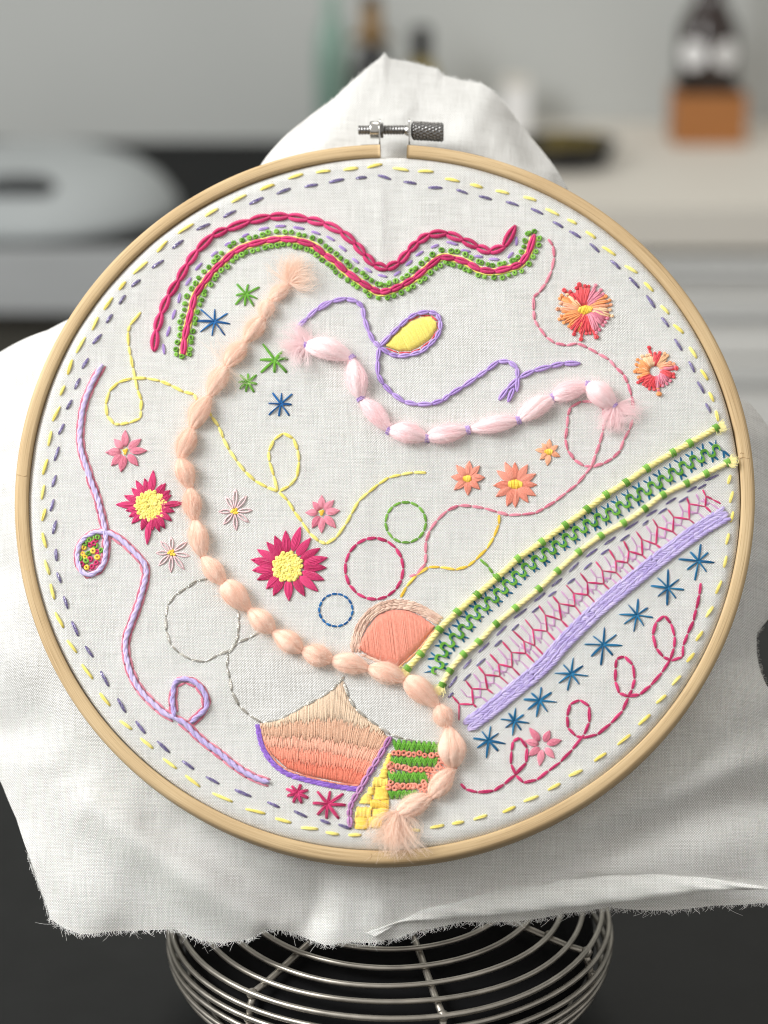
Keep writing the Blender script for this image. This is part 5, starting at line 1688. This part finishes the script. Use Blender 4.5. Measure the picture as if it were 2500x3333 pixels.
q2 = q + np.stack([-tq[:, 1], tq[:, 0]], 1) * 1.2 * MM
stem_line('outline_stitch', g, T['coral'], q2, 0.45 * MM, 2.0 * MM, slant=0.2)

g = motif('mauve_chain_line', 'mauve chain line between the shaded block and the basket weave')
chain_line('chain_link', g, T['mauve'], px('U', [(1355, 235), (1310, 315), (1265, 395), (1222, 460), (1180, 530), (1135, 610), (1100, 670), (1060, 735), (1040, 790), (1040, 850), (1045, 925)]), 1.5 * MM, 0.36 * MM)
back_line('edge_stitch', g, T['coral'], px('U', [(1335, 250), (1240, 400), (1160, 530), (1110, 600)]), 0.4 * MM)
stem_line('edge_stitch', g, T['lilac'], px('U', [(1368, 240), (1300, 370), (1240, 470), (1180, 570), (1120, 670)]), 0.5 * MM, 1.8 * MM)

m_straw = thread('straw_yellow_cotton', (253, 226, 122), (242, 206, 88))
g = motif('basket_weave_column', 'golden yellow basket weave column below the mauve chain')
blocks = [('h', [(645, 315), (676, 315), (676, 395), (612, 395)]), ('h', [(610, 392), (655, 392), (645, 470), (585, 470)]), ('h', [(580, 465), (645, 465), (640, 548), (555, 548)]),
          ('v', [(500, 548), (645, 548), (645, 642), (492, 642)]), ('h', [(448, 642), (505, 642), (500, 712), (440, 712)]), ('h', [(512, 640), (655, 640), (655, 764), (505, 764)]),
          ('h', [(412, 708), (485, 708), (478, 800), (352, 800)]), ('v', [(475, 760), (656, 760), (656, 848), (470, 848)]), ('v', [(332, 835), (480, 835), (478, 948), (322, 948)]),
          ('h', [(482, 850), (650, 850), (640, 930), (485, 930)]), ('h', [(318, 942), (460, 942), (456, 1050), (314, 1050)]), ('v', [(460, 928), (600, 928), (570, 1040), (456, 1040)])]
dh = px('V', [(400, 900), (500, 905)]); dv = px('V', [(400, 800), (402, 950)])
ah, av = math.atan2(dh[1][1] - dh[0][1], dh[1][0] - dh[0][0]), math.atan2(dv[1][1] - dv[0][1], dv[1][0] - dv[0][0])
for kd, poly in blocks:
    satin('weave_block', g, m_straw, px('V', poly), ah if kd == 'h' else av, 0.33 * MM, 0.44 * MM, 0.75 * MM, 0.00015)

g = motif('striped_block', 'block of green plaited rows striped with coral knots')
for y0, y1, xa, xb in ((172, 306, 700, 1190), (332, 444, 672, 1122), (478, 604, 650, 1012), (662, 756, 650, 926)):
    n_ = int((xb - xa) / 24)
    for i in range(n_):
        x = xa + (xb - xa) * i / n_
        yy = (y0, y1)
        skew = 8 if y0 < 200 else 0
        off = skew * i / n_ * 4
        if i % 2 == 0:
            a_, b_ = (x - 6, yy[0] + off), (x + 46, yy[1] + off * 0.2)
        else:
            a_, b_ = (x + 34, yy[0] + off), (x - 2, yy[1] + off * 0.2)
        p_ = px('V', [a_, b_])
        stitch('plait_stitch', g, T['green2'], p_[0], p_[1], 1.15 * MM, h=0.7 * MM, strands=3)
for p in px('V', [(705, 310), (750, 312), (800, 310), (850, 318), (897, 322), (950, 310), (1002, 335), (1072, 335), (1130, 325), (1165, 312), (1210, 340), (1200, 300),
                  (680, 425), (740, 440), (690, 490), (800, 450), (860, 475), (915, 465), (970, 470), (1025, 465), (1078, 480), (1135, 440), (1150, 385), (1215, 402), (1175, 470), (1110, 510), (1030, 530), (1085, 545), (660, 440), (830, 462), (1050, 470), (1185, 385),
                  (670, 600), (650, 645), (710, 650), (750, 640), (795, 635), (850, 635), (905, 630), (960, 645), (990, 592), (985, 690), (1005, 620), (735, 632), (880, 636), (1000, 660)]):
    knot(g, T['coral'], p, 1.75, 'coral_knot')

# ------------------------------------------------------------------ couched wool rovings
g = motif('peach_wool_roving', 'long fuzzy peach wool roving tied into pillows, curving round the middle')
pt = np.array(px('Z', [(942, 927), (879, 980), (857, 1039), (798, 1113), (737, 1193), (682, 1291), (625, 1395), (587, 1494), (620, 1589), (635, 1695), (662, 1813), (730, 1901), (810, 1984), (889, 2057), (984, 2118), (1080, 2150), (1198, 2178), (1321, 2212), (1426, 2297), (1460, 2368), (1477, 2498), (1403, 2595), (1295, 2645)]))
wid = [3.7, 4.0, 4.6, 4.8, 4.8, 4.8, 4.5, 4.5, 4.6, 4.9, 5.0, 5.2, 5.0, 4.8, 4.8, 4.9, 5.1, 5.4, 4.6, 6.3, 4.8, 4.8]
for i in range(len(pt) - 1):
    puff(g, m_wool_p, m_fuzz_p, pt[i], pt[i + 1], wid[i] * MM * 1.05, random.uniform(-0.2, 0.2) * MM, 80)
tg = np.gradient(pt, axis=0)
for i in range(len(pt)):
    if i in (7, 11, 13, 16): continue
    tie(g, T['tiepeach'], pt[i], tg[i], 1.5 * MM, 1.0 * MM, strands=2, sw=0.26 * MM)
a0 = math.atan2(*(px1('A', (1360, 640)) - pt[0])[::-1])
tuft(g, m_fuzz_p, pt[0], [a0 - 0.95, a0 - 0.35, a0 + 0.25, a0 + 0.8], 560, 0.004, 0.0095, 0.26, 1.5 * MM, 0.000036)
a1 = math.atan2(*(px1('V', (670, 1190)) - pt[-1])[::-1])
tuft(g, m_fuzz_p, pt[-1], [a1 - 0.35, a1, a1 + 0.35, a1 - 0.1], 850, 0.005, 0.0125, 0.22, 2.2 * MM, 0.000036)
tuft(g, m_fuzz_p, px1('E', (320, 460)), [math.radians(112), math.radians(-55)], 60, 0.006, 0.011, 0.12, 0.8 * MM, 0.000024)

g = motif('blush_wool_roving', 'fuzzy blush pink wool roving tied with lilac stitches')
kt = np.array(px('Z', [(997, 1127), (1144, 1167), (1176, 1300), (1267, 1403), (1390, 1427), (1523, 1401), (1687, 1368), (1801, 1296), (1912, 1255), (1999, 1323)]))
wid = [5.6, 5.6, 5.0, 5.0, 4.8, 4.4, 4.8, 5.4, 5.6]
for i in range(len(kt) - 1):
    puff(g, m_wool_k, m_fuzz_k, kt[i], kt[i + 1], wid[i] * MM, random.uniform(-0.3, 0.3) * MM + (0.6 * MM if i == 0 else 0), 85)
tg = np.gradient(kt, axis=0)
for i in range(len(kt)):
    tie(g, T['lilac'], kt[i], tg[i], 2.0 * MM, 1.6 * MM, strands=3, sw=0.40 * MM)
a0 = math.atan2(*(px1('E', (800, 300)) - kt[0])[::-1])
tuft(g, m_fuzz_k, kt[0], [a0 - 0.75, a0, a0 + 0.75, a0 + 1.0, a0 - 1.0], 560, 0.004, 0.0085, 0.28, 1.6 * MM, 0.000036)
a1 = math.atan2(*(px1('G', (640, 640)) - kt[-1])[::-1])
tuft(g, m_fuzz_k, kt[-1], [a1, a1 + 0.2, a1 - 1.0, a1 - 1.3], 580, 0.004, 0.0092, 0.22, 1.6 * MM, 0.000036)

# ------------------------------------------------------------------ the cloth puckers and dimples where the needle went through
cs = 0.0004
hm = np.zeros((512, 512))
nd = np.array([p for p in NEEDLE if np.hypot(*p) < 0.094])
np.add.at(hm, (((nd[:, 1] + 0.1024) / cs).astype(int), ((nd[:, 0] + 0.1024) / cs).astype(int)), 1.0)
def blur(h_, s_):
    k_ = np.exp(-(np.arange(-12, 13) * cs / s_) ** 2)
    h_ = np.apply_along_axis(lambda v_: np.convolve(v_, k_, 'same'), 0, h_)
    return np.apply_along_axis(lambda v_: np.convolve(v_, k_, 'same'), 1, h_)
hm = np.minimum(hm, 2)
dip = -0.00013 * np.tanh(blur(hm, 0.0007) * 0.6) + 0.00010 * np.tanh(blur(hm, 0.0019) * 0.25)
cme = cloth.data
co = np.empty(len(cme.vertices) * 3); cme.vertices.foreach_get('co', co); co = co.reshape(-1, 3)
ins = np.hypot(co[:, 0], co[:, 1]) < 0.0945
ins &= co[:, 2] > -0.002
ix = np.clip((co[:, 0] + 0.1024) / cs - 0.5, 0, 510); iy = np.clip((co[:, 1] + 0.1024) / cs - 0.5, 0, 510)
x0_, y0_ = ix.astype(int), iy.astype(int); fx, fy = ix - x0_, iy - y0_
dz = (dip[y0_, x0_] * (1 - fx) + dip[y0_, x0_ + 1] * fx) * (1 - fy) + (dip[y0_ + 1, x0_] * (1 - fx) + dip[y0_ + 1, x0_ + 1] * fx) * fy
co[ins, 2] += dz[ins]
cme.vertices.foreach_set('co', co.ravel())
cme.update()
